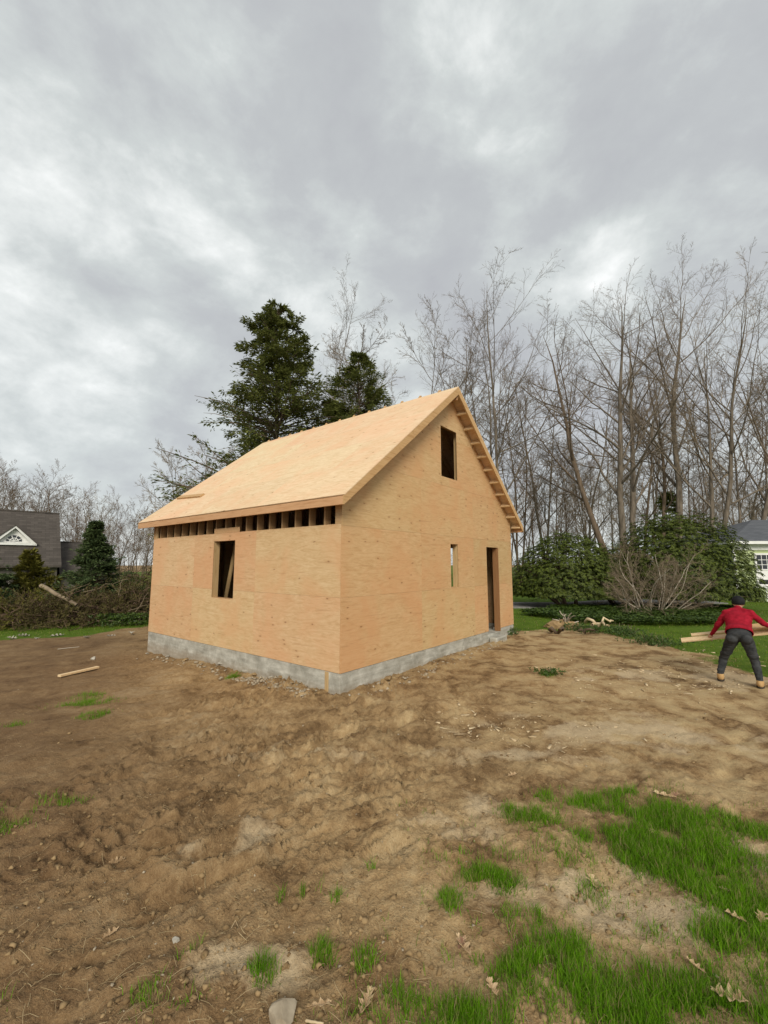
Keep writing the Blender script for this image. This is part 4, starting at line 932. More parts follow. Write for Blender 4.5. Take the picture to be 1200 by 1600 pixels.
def soil_bits():
    rng = np.random.default_rng(61); n = 9000
    u = rng.uniform(-60, 1260, n); v = 1085 + 560 * rng.random(n) ** 0.9; w = np.array([G(a, b) for a, b in zip(u, v)]); x, y = w[:, 0], w[:, 1]
    dens = np.clip(0.35 + 0.9 * fbm(x * 1.3, y * 1.3, 63, 2) + 0.35 * (x < 0.3), 0.05, 1); k = rng.random(n) < dens
    x, y = x[k], y[k]; n = len(x)
    s = 0.003 + 0.017 * rng.random(n) ** 5
    lumps('soil_clods', x, y, s, M['clod'], 'loose crumbs and clods of brown soil', 'soil', rng, 0.7, 0.45)
    n = 420; u = rng.uniform(0, 1230, n); v = 1000 + 600 * rng.random(n) ** 1.4; w = np.array([G(a, b) for a, b in zip(u, v)])
    lumps('pebbles', w[:, 0], w[:, 1], 0.003 + 0.009 * rng.random(n) ** 2, M['stone'], 'small pale pebbles strewn over the soil', 'pebbles', rng)
    # sawdust, chips and offcuts on the trodden ground in front of the worker
    n = 520; cu = rng.choice([1000, 1090, 1070, 930, 880, 1140, 760], n); cv = {1000: 1050, 1090: 1055, 1070: 1040, 930: 1060, 880: 1150, 1140: 1060, 760: 1130}
    u = cu + rng.normal(size=n) * 45; v = np.clip(np.array([cv[c] for c in cu]) + rng.normal(size=n) * 18, 1012, 1300); w = np.array([G(a, b) for a, b in zip(u, v)])
    x, y = w[:, 0], w[:, 1]; L = 0.010 + 0.11 * rng.random(n) ** 3; az = rng.normal(size=n) * 1.2; wd = L * rng.uniform(0.12, 0.35, n)
    dx = np.stack([np.cos(az), np.sin(az)], 1); dy = np.stack([-np.sin(az), np.cos(az)], 1); c = np.stack([x, y], 1); P = []
    for i, j in ((-1, -1), (1, -1), (1, 1), (-1, 1)):
        p = c + dx * (L * 0.5 * i)[:, None] + dy * (wd * 0.5 * j)[:, None]; P.append(np.concatenate([p, (gz(x, y) + 0.008 + 0.006 * i * rng.normal(size=n))[:, None]], 1))
    up = [p + np.array([0, 0, 0.005]) for p in P]
    V = np.stack(P + up, 1).reshape(-1, 3); i = np.arange(n) * 8
    F = np.concatenate([np.stack([i + a for a in q], 1) for q in ((4, 5, 6, 7), (0, 1, 5, 4), (1, 2, 6, 5), (2, 3, 7, 6), (3, 0, 4, 7))])
    o = obj('wood_chips', new_mesh('wood_chips', V, F), M['chip']); o['kind'] = 'stuff'; tag(o, 'pale wood chips and splinters trodden into the soil', 'wood chips')
soil_bits()
def footing_spill():
    rng = np.random.default_rng(66); X, Y = [], []
    for (a, b_, n, sp) in ((G(236, 1024, -0.2), G(500, 1080), 420, 0.16), (G(385, 1050), G(480, 1078), 500, 0.13), (G(560, 1086), G(790, 1000), 260, 0.12)):
        t = rng.random(n); X.append(a[0] + (b_[0] - a[0]) * t + rng.normal(size=n) * sp); Y.append(a[1] + (b_[1] - a[1]) * t + rng.normal(size=n) * sp * 0.7 - 0.08)
    x, y = np.concatenate(X), np.concatenate(Y)
    lumps('footing_spill', x, y, 0.006 + 0.035 * rng.random(len(x)) ** 3.5, M['stone'], 'crumbled concrete and gravel spilled along the footing', 'gravel', rng, 0.5, 0.3)
footing_spill()
def stone(u, v, size, m, label, cat='stone', name='stone', flat=0.55, seed=0, group=None, ang=None):
    rng = np.random.default_rng(900 + seed); bm = bmesh.new(); bmesh.ops.create_icosphere(bm, subdivisions=3, radius=1.0)
    dirs = unit(rng.normal(size=(18, 3))); off = rng.uniform(0.5, 0.85, 18)
    for p in bm.verts:
        c = np.array(p.co[:]);
        for d_, o_ in zip(dirs, off):
            k = c @ d_
            if k > o_: c = c - d_ * (k - o_)
        p.co = c * np.array([1, 0.72, flat]) * size
    me = bpy.data.meshes.new(name); bm.to_mesh(me); bm.free()
    o = obj(name, me, M[m]); x, y = G(u, v, float(gbase(*G(u, v)))); o.location = (x, y, gz1(x, y) + size * flat * 0.30); o.rotation_euler = (0.1, -0.12, seed * 1.7 if ang is None else ang)
    return tag(o, label, cat, group)
stone(442, 1606, 0.10, 'stone', 'flat tan rock half buried beside a dry oak leaf', seed=1, flat=0.5)
stone(275, 1472, 0.030, 'rubble', 'small pale stone alone on the clodded soil', seed=2)
for i, (u, v, s) in enumerate([(346, 1040, .15), (290, 1030, .10), (262, 1024, .09), (385, 1050, .11), (400, 1052, .13), (412, 1056, .09), (425, 1060, .12), (440, 1062, .08), (330, 1036, .08), (310, 1031, .07), (455, 1068, .07), (230, 1019, .07), (480, 1076, .05), (492, 1078, .05), (375, 1046, .09)]):
    stone(u, v, s, 'rubble' if i % 3 != 1 else 'clod', 'broken lump of concrete rubble lying along the footing under the side window', 'rubble', 'rubble_lump', 0.4, 10 + i, 'rubble lumps along the footing')
for i, (u, v, s) in enumerate([(607, 1062, .10), (620, 1055, .09), (632, 1050, .08), (645, 1046, .06), (700, 1020, .10), (728, 1012, .12), (742, 1008, .09)]):
    stone(u, v, s, 'clod', 'dark clump of earth heaped against the gable footing', 'earth clump', 'earth_clump', 0.55, 40 + i, 'earth clumps at the gable footing')
for i, (u, v, s) in enumerate([(546, 1084, .03), (580, 1085, .035), (562, 1086, .025)]):
    stone(u, v, s, 'rubble', 'little pale stone near the house corner', 'stone', 'stone', 0.6, 60 + i, 'little stones at the house corner')
stone(146, 1030, 0.11, 'rubble', 'grey concrete block fragment near the cut board', 'rubble', 'rubble_lump', 0.6, 70)

def oak_leaf(u, v, size, m, label, rz, group=None, curl=0.5, seed=0):
    rng = random.Random(seed); n = 26; left = []; size *= 1.08; wide = rng.uniform(0.65, 1.1); curl *= rng.uniform(1.0, 2.2); ph = rng.uniform(2.6, 3.7); nl = rng.choice([3.0, 3.5, 4.0])
    for i in range(n + 1):
        t = i / n; env = math.sin(math.pi * min(1, t * 0.93 + 0.05)) ** 0.8
        lob = 0.5 + 0.5 * math.cos(t * 2 * math.pi * nl + ph); left.append((t, env * (0.09 + 0.27 * lob * (0.7 + 0.3 * t)) + 0.006))
    vs_, fs = [], []
    for (t, w) in left:
        for s in (-1, 0, 1):
            ww = w * s * wide * (1 + 0.22 * rng.uniform(-1, 1)); x = (t - 0.5) + (0.05 if s else 0)
            z = curl * (abs(ww) * 0.7 + 0.35 * (t - 0.5) ** 2) + 0.03 * rng.uniform(-1, 1)
            vs_.append((x * size, ww * size, z * size))
    for i in range(n): b = 3 * i; fs += [(b, b + 1, b + 4, b + 3), (b + 1, b + 2, b + 5, b + 4)]
    k = len(vs_); vs_ += [(-0.5 * size, -0.008 * size, 0.02 * size), (-0.5 * size, 0.008 * size, 0.02 * size), (-0.72 * size, 0.03 * size, 0.05 * size)]; fs.append((k, k + 1, k + 2))
    me = new_mesh('oak_leaf', vs_, fs); o = obj('oak_leaf', me, M[m]); sm = o.modifiers.new('thick', 'SOLIDIFY'); sm.thickness = 0.0012
    x, y = G(u, v); zs = max(gz1(x + a * size * .4, y + b * size * .4) for a, b in ((0, 0), (1, 0), (-1, 0), (0, 1), (0, -1))); o.location = (x, y, zs + (0.03 if group and 'grass' in group else 0.004)); o.rotation_euler = (rng.uniform(-.2, .2), rng.uniform(-.2, .2), rz)
    return tag(o, label, 'leaf', group)
oak_leaf(725, 1482, 0.135, 'oak', 'pale oak leaf with a dark brown middle beside the near grass', 1.9, curl=0.5, seed=1)
oak_leaf(722, 1478, 0.075, 'oak_dark', 'dark brown curled leaf scrap lying on the big pale oak leaf', 0.9, curl=0.9, seed=11)
oak_leaf(927, 1372, 0.11, 'oak', 'pale oak leaf lying flat on bare soil between grass patches', 1.5, seed=2, curl=0.3)
oak_leaf(572, 1578, 0.14, 'oak', 'tan oak leaf standing crumpled beside the flat tan rock', 1.25, seed=3, curl=0.7)
oak_leaf(1040, 1250, 0.16, 'oak', 'brown-tinged oak leaf at the far rim of the grass patch', 2.5, seed=4)
oak_leaf(1056, 1251, 0.10, 'oak_dark', 'small reddish brown leaf touching another at the grass rim', 0.4, seed=5)
for i, (u, v, s, rz) in enumerate([(1150, 1437, .09, 2.6), (1088, 1512, .085, 2.0), (1142, 1562, .13, 2.5), (1190, 1440, .09, .8), (1020, 1300, .06, 1.2), (920, 1280, .06, 2.0), (1135, 1392, .07, 2.8), (770, 1560, .09, 1.8), (500, 1585, .09, .2)]):
    oak_leaf(u, v, s, 'oak', 'dry tan oak leaf caught in the near grass', rz, 'dry oak leaves in the near grass', seed=20 + i)
for i, (u, v, s, rz) in enumerate([(181, 1352, .09, .7), (172, 1462, .08, 1.0), (800, 1210, .09, .3)]):
    oak_leaf(u, v, s, 'oak', 'lone curled tan leaf on the bare clodded soil', rz, 'lone leaves on the bare soil', curl=0.9, seed=40 + i)
for i, (u, v, s, rz) in enumerate([(20, 978, .3, 0), (38, 975, .32, 1), (60, 980, .22, 2), (90, 976, .35, .5), (136, 981, .25, 1.5), (175, 978, .3, .2), (206, 977, .35, 2.2)]):
    o = oak_leaf(u, v, s, 'rubble', 'pale scrap of litter on the lawn strip before the brush heap', rz, 'pale litter on the lawn strip', curl=0.8, seed=60 + i); o.name = 'litter_scrap'; o['category'] = 'litter'

def stick(name, a, b, r, m, label, cat='stick', bend=0.03, group=None, seed=0):
    rng = np.random.default_rng(seed); a = np.array(a); b = np.array(b); q = np.linspace(0, 1, 7)[:, None]
    P = a + (b - a) * q + rng.normal(size=(7, 3)) * bend * np.linalg.norm(b - a) * 0.3 * np.sin(q * math.pi)
    v, f = tubes(P[None], np.linspace(r, r * 0.6, 7)[None], 7); o = obj(name, new_mesh(name, v, f, True), M[m]); return tag(o, label, cat, group)
def on(u, v, dz=0.0): x, y = G(u, v, float(gbase(*G(u, v)))); return np.array([x, y, gz1(x, y) + dz])
# cut board lying on the soil left of the house
a, b_ = on(92, 1059, 0.045), on(153, 1044, 0.045); o = MB().beam(a, b_, 0.09, 0.04).build('cut_board', M['lum_new'], None, 0.003); tag(o, 'short pale cut board lying on the soil', 'board')
stick('stick', on(90, 1014, 0.02), on(124, 1011, 0.03), 0.012, 'pale', 'thin stick lying on the soil behind the cut board', seed=1)
stick('stick', on(800, 992, 0.02), on(826, 988, 0.03), 0.014, 'chip', 'pale splintered stick beside the corner of the gable footing', seed=2)
stick('stick', on(478, 1598, 0.01), on(505, 1612, 0.02), 0.006, 'chip', 'pale twig lying beside the flat tan rock', seed=3)
stick('stick', on(345, 1462, 0.01), on(385, 1461, 0.015), 0.0022, 'chip', 'thin curved straw on the clodded soil', bend=0.5, seed=4)

# torn-up root and brush by the lawn edge right of the house
def root_stump():
    x, y = G(884, 980); t = thing('root_stump', 'torn-up root stump with broken pale roots at the lawn edge', 'stump', (x, y, gz1(x, y)))
    rng = np.random.default_rng(71); m = 18; az = rng.uniform(0, 6.28, m)
    dd = np.stack([np.cos(az), np.sin(az), rng.uniform(-0.1, 1.6, m)], 1)
    P = polyline(np.tile([[0, 0, 0.12]], (m, 1)), dd, rng.uniform(0.25, 0.62, m), 7, rng, 0.35, -0.02); q = np.linspace(1, 0.3, 7)[None] * rng.uniform(0.02, 0.05, (m, 1))
    obj('roots', new_mesh('roots', *tubes(P, q, 6), smooth=True), M['pale'], t)
    bm = bmesh.new(); bmesh.ops.create_icosphere(bm, subdivisions=3, radius=1)
    for p in bm.verts: p.co = Vector((p.co.x * 0.62, p.co.y * 0.4, max(p.co.z, -0.3) * 0.22)) * (1 + 0.25 * float(vnoise(p.co.x * 4 + 3, p.co.y * 4 + p.co.z * 3, 9)))
    me = bpy.data.meshes.new('root_ball'); bm.to_mesh(me); bm.free(); o = obj('root_ball', me, M['clod'], t); o.location = (-0.1, 0, 0.03)
root_stump()
for i, (p, q, r) in enumerate([((915, 977), (952, 985), .06), ((925, 981), (958, 976), .05), ((860, 988), (880, 994), .07), ((905, 990), (930, 994), .045)]):
    stick('broken_branch', on(*p, 0.10), on(*q, 0.16), r, 'chip' if i < 2 else 'bark2', 'broken branch piece lying beside the torn-up root stump', 'branch', 0.3, 'branch pieces by the stump', 80 + i)
def weeds(u, v, n, s, label, seed, group=None):
    rng = np.random.default_rng(seed); x, y = G(u, v); q = 6
    C = np.stack([rng.normal(size=n) * s, rng.normal(size=n) * s * 0.6, rng.uniform(0.03, 0.8, n) * s * 0.9], 1)
    dr = unit(rng.normal(size=(n, q, 3)) + np.array([0, 0, 0.4])); ln = rng.uniform(0.03, 0.075, n * q)
    vv, f = leaf_quads(np.repeat(C[:, None], q, 1).reshape(-1, 3), dr.reshape(-1, 3), rng.normal(size=(n * q, 3)) + np.array([0, 0, 1.5]), ln, ln * 0.45)
    m = 14; st = np.zeros((m, 3)); d = rng.normal(size=(m, 3)); d[:, 2] = np.abs(d[:, 2]) + 0.6
    P = polyline(st, d, np.full(m, s * 1.2), 4, rng, 0.1, 0); t = thing('weed_clump', label, 'weed', (x, y, gz1(x, y)), 0, group)
    obj('stems', new_mesh('stems', *tubes(P, np.full((m, 4), 0.003), 3)), M['twig2'], t); obj('leaves', new_mesh('leaves', vv, f), M['weed'], t)
weeds(796, 992, 90, 0.24, 'green weed clump at the footing corner below the doorway', 1)
weeds(857, 1056, 50, 0.13, 'small weed clump alone on the trodden soil', 2)
for i, (u, v, s) in enumerate([(905, 985, .3), (932, 990, .3), (985, 995, .28), (1010, 1005, .3), (1035, 1010, .25), (965, 990, .28)]):
    weeds(u, v, 110, s, 'ragged leafy weeds along the torn lawn edge by the stump', 5 + i, 'weeds along the torn lawn edge')

# ------------------------------------------------------------------ brush heap and log on the left
def brush_heap(label, u, Y, w, d, h, seed, mfol='brush', n=150):
    rng = np.random.default_rng(seed); x, y, z = base(u, Y); t = thing('brush_heap', label, 'brush', (x, y, gz1(x, y)))
    az = rng.uniform(0, 6.28, n); rr = np.sqrt(rng.random(n)); px = np.cos(az) * rr * w; py = np.sin(az) * rr * d; top = h * np.sqrt(np.clip(1 - rr ** 2, 0.02, 1)) * (0.8 + 0.35 * vnoise(px * 0.9 + seed, py * 0.9, 3))
    st = np.stack([px, py, top * rng.uniform(0.05, 0.75, n)], 1); dd = rng.normal(size=(n, 3)); dd[:, 2] = np.abs(dd[:, 2]) * 0.35 - 0.02
    L = rng.uniform(0.7, 1.9, n); P = polyline(st, dd, L, 7, rng, 0.13, -0.03); P[..., 2] = np.maximum(P[..., 2], 0.03)
    q = np.linspace(1, 0.3, 7)[None] * rng.uniform(0.010, 0.026, (n, 1)); P1, R1 = spawn(P, q, 8, 0.15, 1.0, 40, 15, 0.4, 4, rng, 0.16, 0.01, 0.6, 0.005, 0.5)
    obj('branches', new_mesh('branches', *merge([tubes(P, q, 5), tubes(P1, R1, 3)])), M['twig3'], t)
    k = 11; m = len(P1); tt = rng.uniform(0.1, 1, (m, k)); f = tt * 3; i0 = np.clip(f.astype(int), 0, 2); mi = np.arange(m)[:, None]; A = P1[mi, i0]; B = P1[mi, i0 + 1]; pos = A + (B - A) * (f - i0)[..., None]
    dr = unit(B - A) + rng.normal(size=A.shape) * 0.6; ln = rng.uniform(0.06, 0.16, m * k)
    obj('needles', new_mesh('needles', *leaf_quads(pos.reshape(-1, 3), dr.reshape(-1, 3), rng.normal(size=(m * k, 3)) + np.array([0, 0, 1.2]), ln, ln * 0.3)), M[mfol], t)
brush_heap('low heap of browning juniper brush behind the lawn strip, with the log on it', 82, 18.6, 2.0, 1.0, 1.35, 81)
brush_heap('tangled brush heap between the log and the house corner', 165, 18.8, 2.0, 1.1, 1.45, 82)
brush_heap('darkest brush heap hard against the house corner', 218, 19.6, 1.4, 1.0, 1.75, 83, 'brush')
brush_heap('green leafy brush beneath the dark spruce at the lawn strip', 15, 18.2, 1.5, 0.9, 1.1, 84, 'golden', 110)
brush_heap('tall brown thicket standing behind the brush heaps at the house corner', 222, 27.0, 3.4, 1.2, 3.1, 85, 'brush', 170)
a = D(64, 915, 17.7); b_ = D(112, 941, 17.4)
lg = thing('log', 'bare sawn log slanting out of the juniper brush heap', 'log')
qq = np.linspace(0, 1, 7)[:, None]; P = a + (b_ - a) * qq; P[:, 2] += 0.02 * np.sin(qq[:, 0] * 9); P = np.concatenate([P, P[-1:] + (P[-1:] - P[-2:-1])])
v_, f_ = tubes(P[None], np.linspace(0.085, 0.06, 8)[None], 10); lg.location = tuple(a); obj('bark', new_mesh('bark', v_ - a, f_, True), M['twig2'], lg)
dv = unit((a - b_)[None])[0]; sidev = unit(np.cross(dv, [0, 0, 1.0])[None])[0]; upv = np.cross(sidev, dv)
MB().add([sidev * 0.0845 * math.cos(t) + upv * 0.0845 * math.sin(t) + dv * 0.003 for t in np.linspace(0, 2 * math.pi, 13)[:-1]], [tuple(range(12))]).build('cut_face', M['chip'], lg)
for i, (p, q, Y) in enumerate([((130, 925), (200, 905), 17.8), ((185, 930), (192, 905), 17.6), ((195, 985), (150, 968), 17.2), ((170, 970), (222, 975), 17.0), ((200, 955), (230, 945), 17.2), ((90, 930), (140, 912), 17.7), ((205, 965), (232, 925), 17.3)]):
    stick('dead_branch', D(*p, Y), D(*q, Y + 0.3), 0.011, 'twig2', 'pale dead branch poking out of the brush heaps', 'branch', 0.12, 'dead branches in the brush', 120 + i)
def cover_under_brush():
    rng = np.random.default_rng(88)
    for i, (u, Y, s) in enumerate([(205, 17.4, .5), (225, 17.2, .4), (185, 17.6, .35)]):
        x, y, _ = base(u, Y); n = 160; C = np.stack([rng.normal(size=n) * s, rng.normal(size=n) * s * .6, rng.uniform(.05, .45, n)], 1); q = 6
        dr = unit(rng.normal(size=(n, q, 3)) + np.array([0, 0, .3])); ln = rng.uniform(.06, .11, n * q)
        t = thing('leafy_plant', 'fresh green leafy plant at the foot of the brush heap', 'plant', (x, y, gz1(x, y)), 0, 'leafy plants at the brush')
        obj('leaves', new_mesh('leaves', *leaf_quads(np.repeat(C[:, None], q, 1).reshape(-1, 3), dr.reshape(-1, 3), rng.normal(size=(n * q, 3)) + np.array([0, 0, 1.5]), ln, ln * .5)), M['cover'], t)
        P = polyline(np.zeros((12, 3)), rng.normal(size=(12, 3)) * np.array([1, .6, .2]) + np.array([0, 0, .9]), np.full(12, .5), 4, rng, .1, 0)
        obj('stems', new_mesh('stems', *tubes(P, np.full((12, 4), .005), 3)), M['twig2'], t)
cover_under_brush()

# ------------------------------------------------------------------ neighbouring houses
def shingled_house():
    # main block and lower wing, ridge running away to the right
    t = thing('shingled_house', 'dark grey shingled house with a white arched dormer behind the evergreens', 'house', tuple(base(92, 38.0)), R(43))
    def gable_block(x0, x1, yr, half, zr, ze, nm):
        MB().box(x0 + 0.2, x1 - 0.2, yr - half + 0.3, yr + half - 0.3, -0.5, ze + 0.05).build('wall', M['siding_grey'], t)
        for s in (-1, 1):
            poly = [(yr + s * (half + 0.2), ze - 0.12), (yr, zr), (yr, zr - 0.16), (yr + s * (half + 0.2), ze - 0.28)]
            MB().prism(poly, lambda p, q: (x1 if q else x0, p[0], p[1])).build('roof', M['shingle'], t)
        MB().box(x0 - 0.02, x1 + 0.02, yr - 0.12, yr + 0.12, zr - 0.06, zr + 0.04).build('ridge_cap', M['shingle'], t)
        for x in (x0 + 0.24, x1 - 0.24): MB().prism([(yr - half + 0.3, ze), (yr + half - 0.3, ze), (yr, zr - 0.2)], lambda p, q: (x + (0.04 if q else -0.04), p[0], p[1])).build('gable_wall', M['siding_grey'], t)
    zr = tall(802, 38.0) + 0.5; gable_block(-16, 0, 0.0, 4.4, zr, 2.6, 'main')
    zw = tall(846, 38.0) + 0.5; gable_block(0.02, 4.0, 0.0, 3.6, zw, 1.9, 'wing')
    # white-trimmed gable dormer with a fan window, sitting on the near slope
    dx, hw, zb, zt = -3.0, 1.42, 4.28, 5.60
    yf = -2.95
    MB().prism([(dx - hw + 0.35, zb), (dx + hw - 0.35, zb), (dx, zt - 0.22)], lambda p, q: (p[0], yf + (2.4 if q else 0.0), p[1])).build('dormer_face', M['white'], t)
    for s in (-1, 1):
        d = MB().prism([(dx + s * hw, zb - 0.10), (dx, zt), (dx, zt - 0.17), (dx + s * (hw - 0.30), zb - 0.10)], lambda p, q: (p[0], yf + (-0.12 if q else -0.30), p[1])).build('dormer_trim', M['white'], t)
        MB().prism([(dx + s * (hw + 0.1), zb - 0.10), (dx, zt + 0.09), (dx, zt + 0.005), (dx + s * (hw + 0.02), zb - 0.11)], lambda p, q: (p[0], yf + (2.6 if q else -0.34), p[1])).build('dormer_roof', M['shingle'], t)
    MB().box(dx - hw, dx + hw, yf - 0.28, yf - 0.02, zb - 0.2, zb - 0.02).build('dormer_sill', M['white'], t)
    arc = [(dx + 0.48 * math.cos(a), zb + 0.1 + 0.48 * math.sin(a)) for a in np.linspace(0, math.pi, 15)]
    w = MB().prism(arc, lambda p, q: (p[0], yf + (-0.012 if q else -0.03), p[1])).build('fan_window', M['glass'], t)
    for a in np.linspace(0.45, math.pi - 0.45, 4): MB().beam((dx, yf - 0.04, zb + 0.1), (dx + 0.48 * math.cos(a), yf - 0.04, zb + 0.1 + 0.48 * math.sin(a)), 0.03, 0.05).build('muntin', M['white'], w)
    mb = MB(); q = np.linspace(0, math.pi, 9)
    for a0, a1 in zip(q[:-1], q[1:]): mb.beam((dx + 0.26 * math.cos(a0), yf - 0.042, zb + 0.1 + 0.26 * math.sin(a0)), (dx + 0.26 * math.cos(a1), yf - 0.042, zb + 0.1 + 0.26 * math.sin(a1)), 0.03, 0.05)
    mb.build('muntin', M['white'], w)
    MB().box(0.3, 3.8, -3.5, -3.32, 1.55, 1.72).build('eave_trim', M['white'], t)
    f = MB().box(1.2, 2.4, -3.34, -3.30, 0.3, 1.5).build('window', M['glass'], t)
    for x in (1.16, 1.78, 2.4): MB().box(x, x + 0.06, -3.37, -3.29, 0.26, 1.54).build('muntin', M['white'], f)
shingled_house()
def green_house():
    Y = 24.0; x0 = (1144 - 600) / FPX * Y
    t = thing('pale_green_house', 'pale green clapboard house with white trim and slate grey hipped roof', 'house', (x0, Y, float(gbase(x0, Y))), R(-4))
    ze = tall(850, Y); Wd, Dp = 11.0, 8.0
    n = 22; hb = (ze - 0.3) / n
    MB().box(0.06, Wd - 0.06, 0.06, Dp, -0.4, ze - 0.02).build('wall_core', M['green'], t)
    win = (1.15, 2.25, 0.95, ze - 0.62)
    for i in range(n):       # clapboards, each proud at its lower edge
        z0, z1 = 0.3 + i * hb, 0.3 + (i + 1) * hb - 0.003
        spans = [(0.09, Wd - 0.1)] if (z1 < win[2] - 0.12 or z0 > win[3] + 0.12) else [(0.09, win[0] - 0.10), (win[1] + 0.10, Wd - 0.1)]
        for a, b in spans: MB().prism([(0.05, z1), (0.025, z0), (0.05, z0)], lambda p, q: (b if q else a, p[0], p[1])).build('clapboard', M['green'], t)
        MB().prism([(0.05, z1), (0.025, z0), (0.05, z0)], lambda p, q: (p[0], Dp if q else 0.1, p[1])).build('clapboard', M['green'], t)
    MB().box(-0.02, 0.09, 0.0, 0.11, -0.2, ze - 0.3).build('corner_board', M['white'], t)
    MB().box(-0.03, Wd, -0.01, 0.02, ze - 0.34, ze - 0.03).build('frieze_board', M['white'], t)
    MB().box(-0.4, Wd + 0.4, -0.42, 0.02, ze - 0.02, ze + 0.14).build('eave_trim', M['white'], t)
    MB().box(-0.4, 0.02, 0.022, Dp + 0.4, ze - 0.02, ze + 0.14).build('eave_trim', M['white'], t)
    e = 0.40; zr = ze + 1.75
    V = [(-e, -e, ze + 0.145), (Wd + e, -e, ze + 0.145), (Wd + e, Dp + e, ze + 0.145), (-e, Dp + e, ze + 0.145), (4.2, Dp / 2, zr), (Wd - 4.2, Dp / 2, zr)]
    MB().add(V, [(0, 1, 5, 4), (1, 2, 5), (2, 3, 4, 5), (3, 0, 4), (3, 2, 1, 0)]).build('roof', M['shingle_blue'], t)
    w = MB().box(win[0], win[1], -0.01, 0.03, win[2], win[3]).build('window', M['glass'], t)
    for a, b, c, d in ((win[0] - 0.1, win[0], win[2] - 0.1, win[3] + 0.1), (win[1], win[1] + 0.1, win[2] - 0.1, win[3] + 0.1)): MB().box(a, b, -0.05, 0.05, c, d).build('frame', M['white'], w)
    for c, d in ((win[2] - 0.1, win[2]), (win[3], win[3] + 0.1), ((win[2] + win[3]) / 2 - 0.03, (win[2] + win[3]) / 2 + 0.03)): MB().box(win[0], win[1], -0.045, 0.045, c, d).build('frame', M['white'], w)
    zm = (win[2] + win[3]) / 2
    MB().box(win[0] + 0.01, win[1] - 0.01, -0.018, -0.011, win[2] + 0.25, zm - 0.035).build('blind', M['white'], w)
    for k in range(1, 4): x = win[0] + (win[1] - win[0]) * k / 4; MB().box(x - 0.014, x + 0.014, -0.03, -0.012, zm + 0.03, win[3]).build('muntin', M['white'], w)
    for k in range(1, 3): z = zm + (win[3] - zm) * k / 3; MB().box(win[0], win[1], -0.028, -0.0125, z - 0.014, z + 0.014).build('muntin', M['white'], w)
    MB().box(win[0] - 0.2, win[1] + 0.2, -0.12, 0.03, win[2] - 0.17, win[2] - 0.102).build('sill', M['white'], w)
    # porch rail in front of the wall
    for x in np.arange(0.6, 4.2, 0.14): MB().box(x, x + 0.04, -1.20, -1.16, 0.1, 0.8).build('porch_baluster', M['white'], t)
    MB().box(0.5, 4.3, -1.22, -1.14, 0.8, 0.88).build('porch_rail', M['white'], t)
green_house()

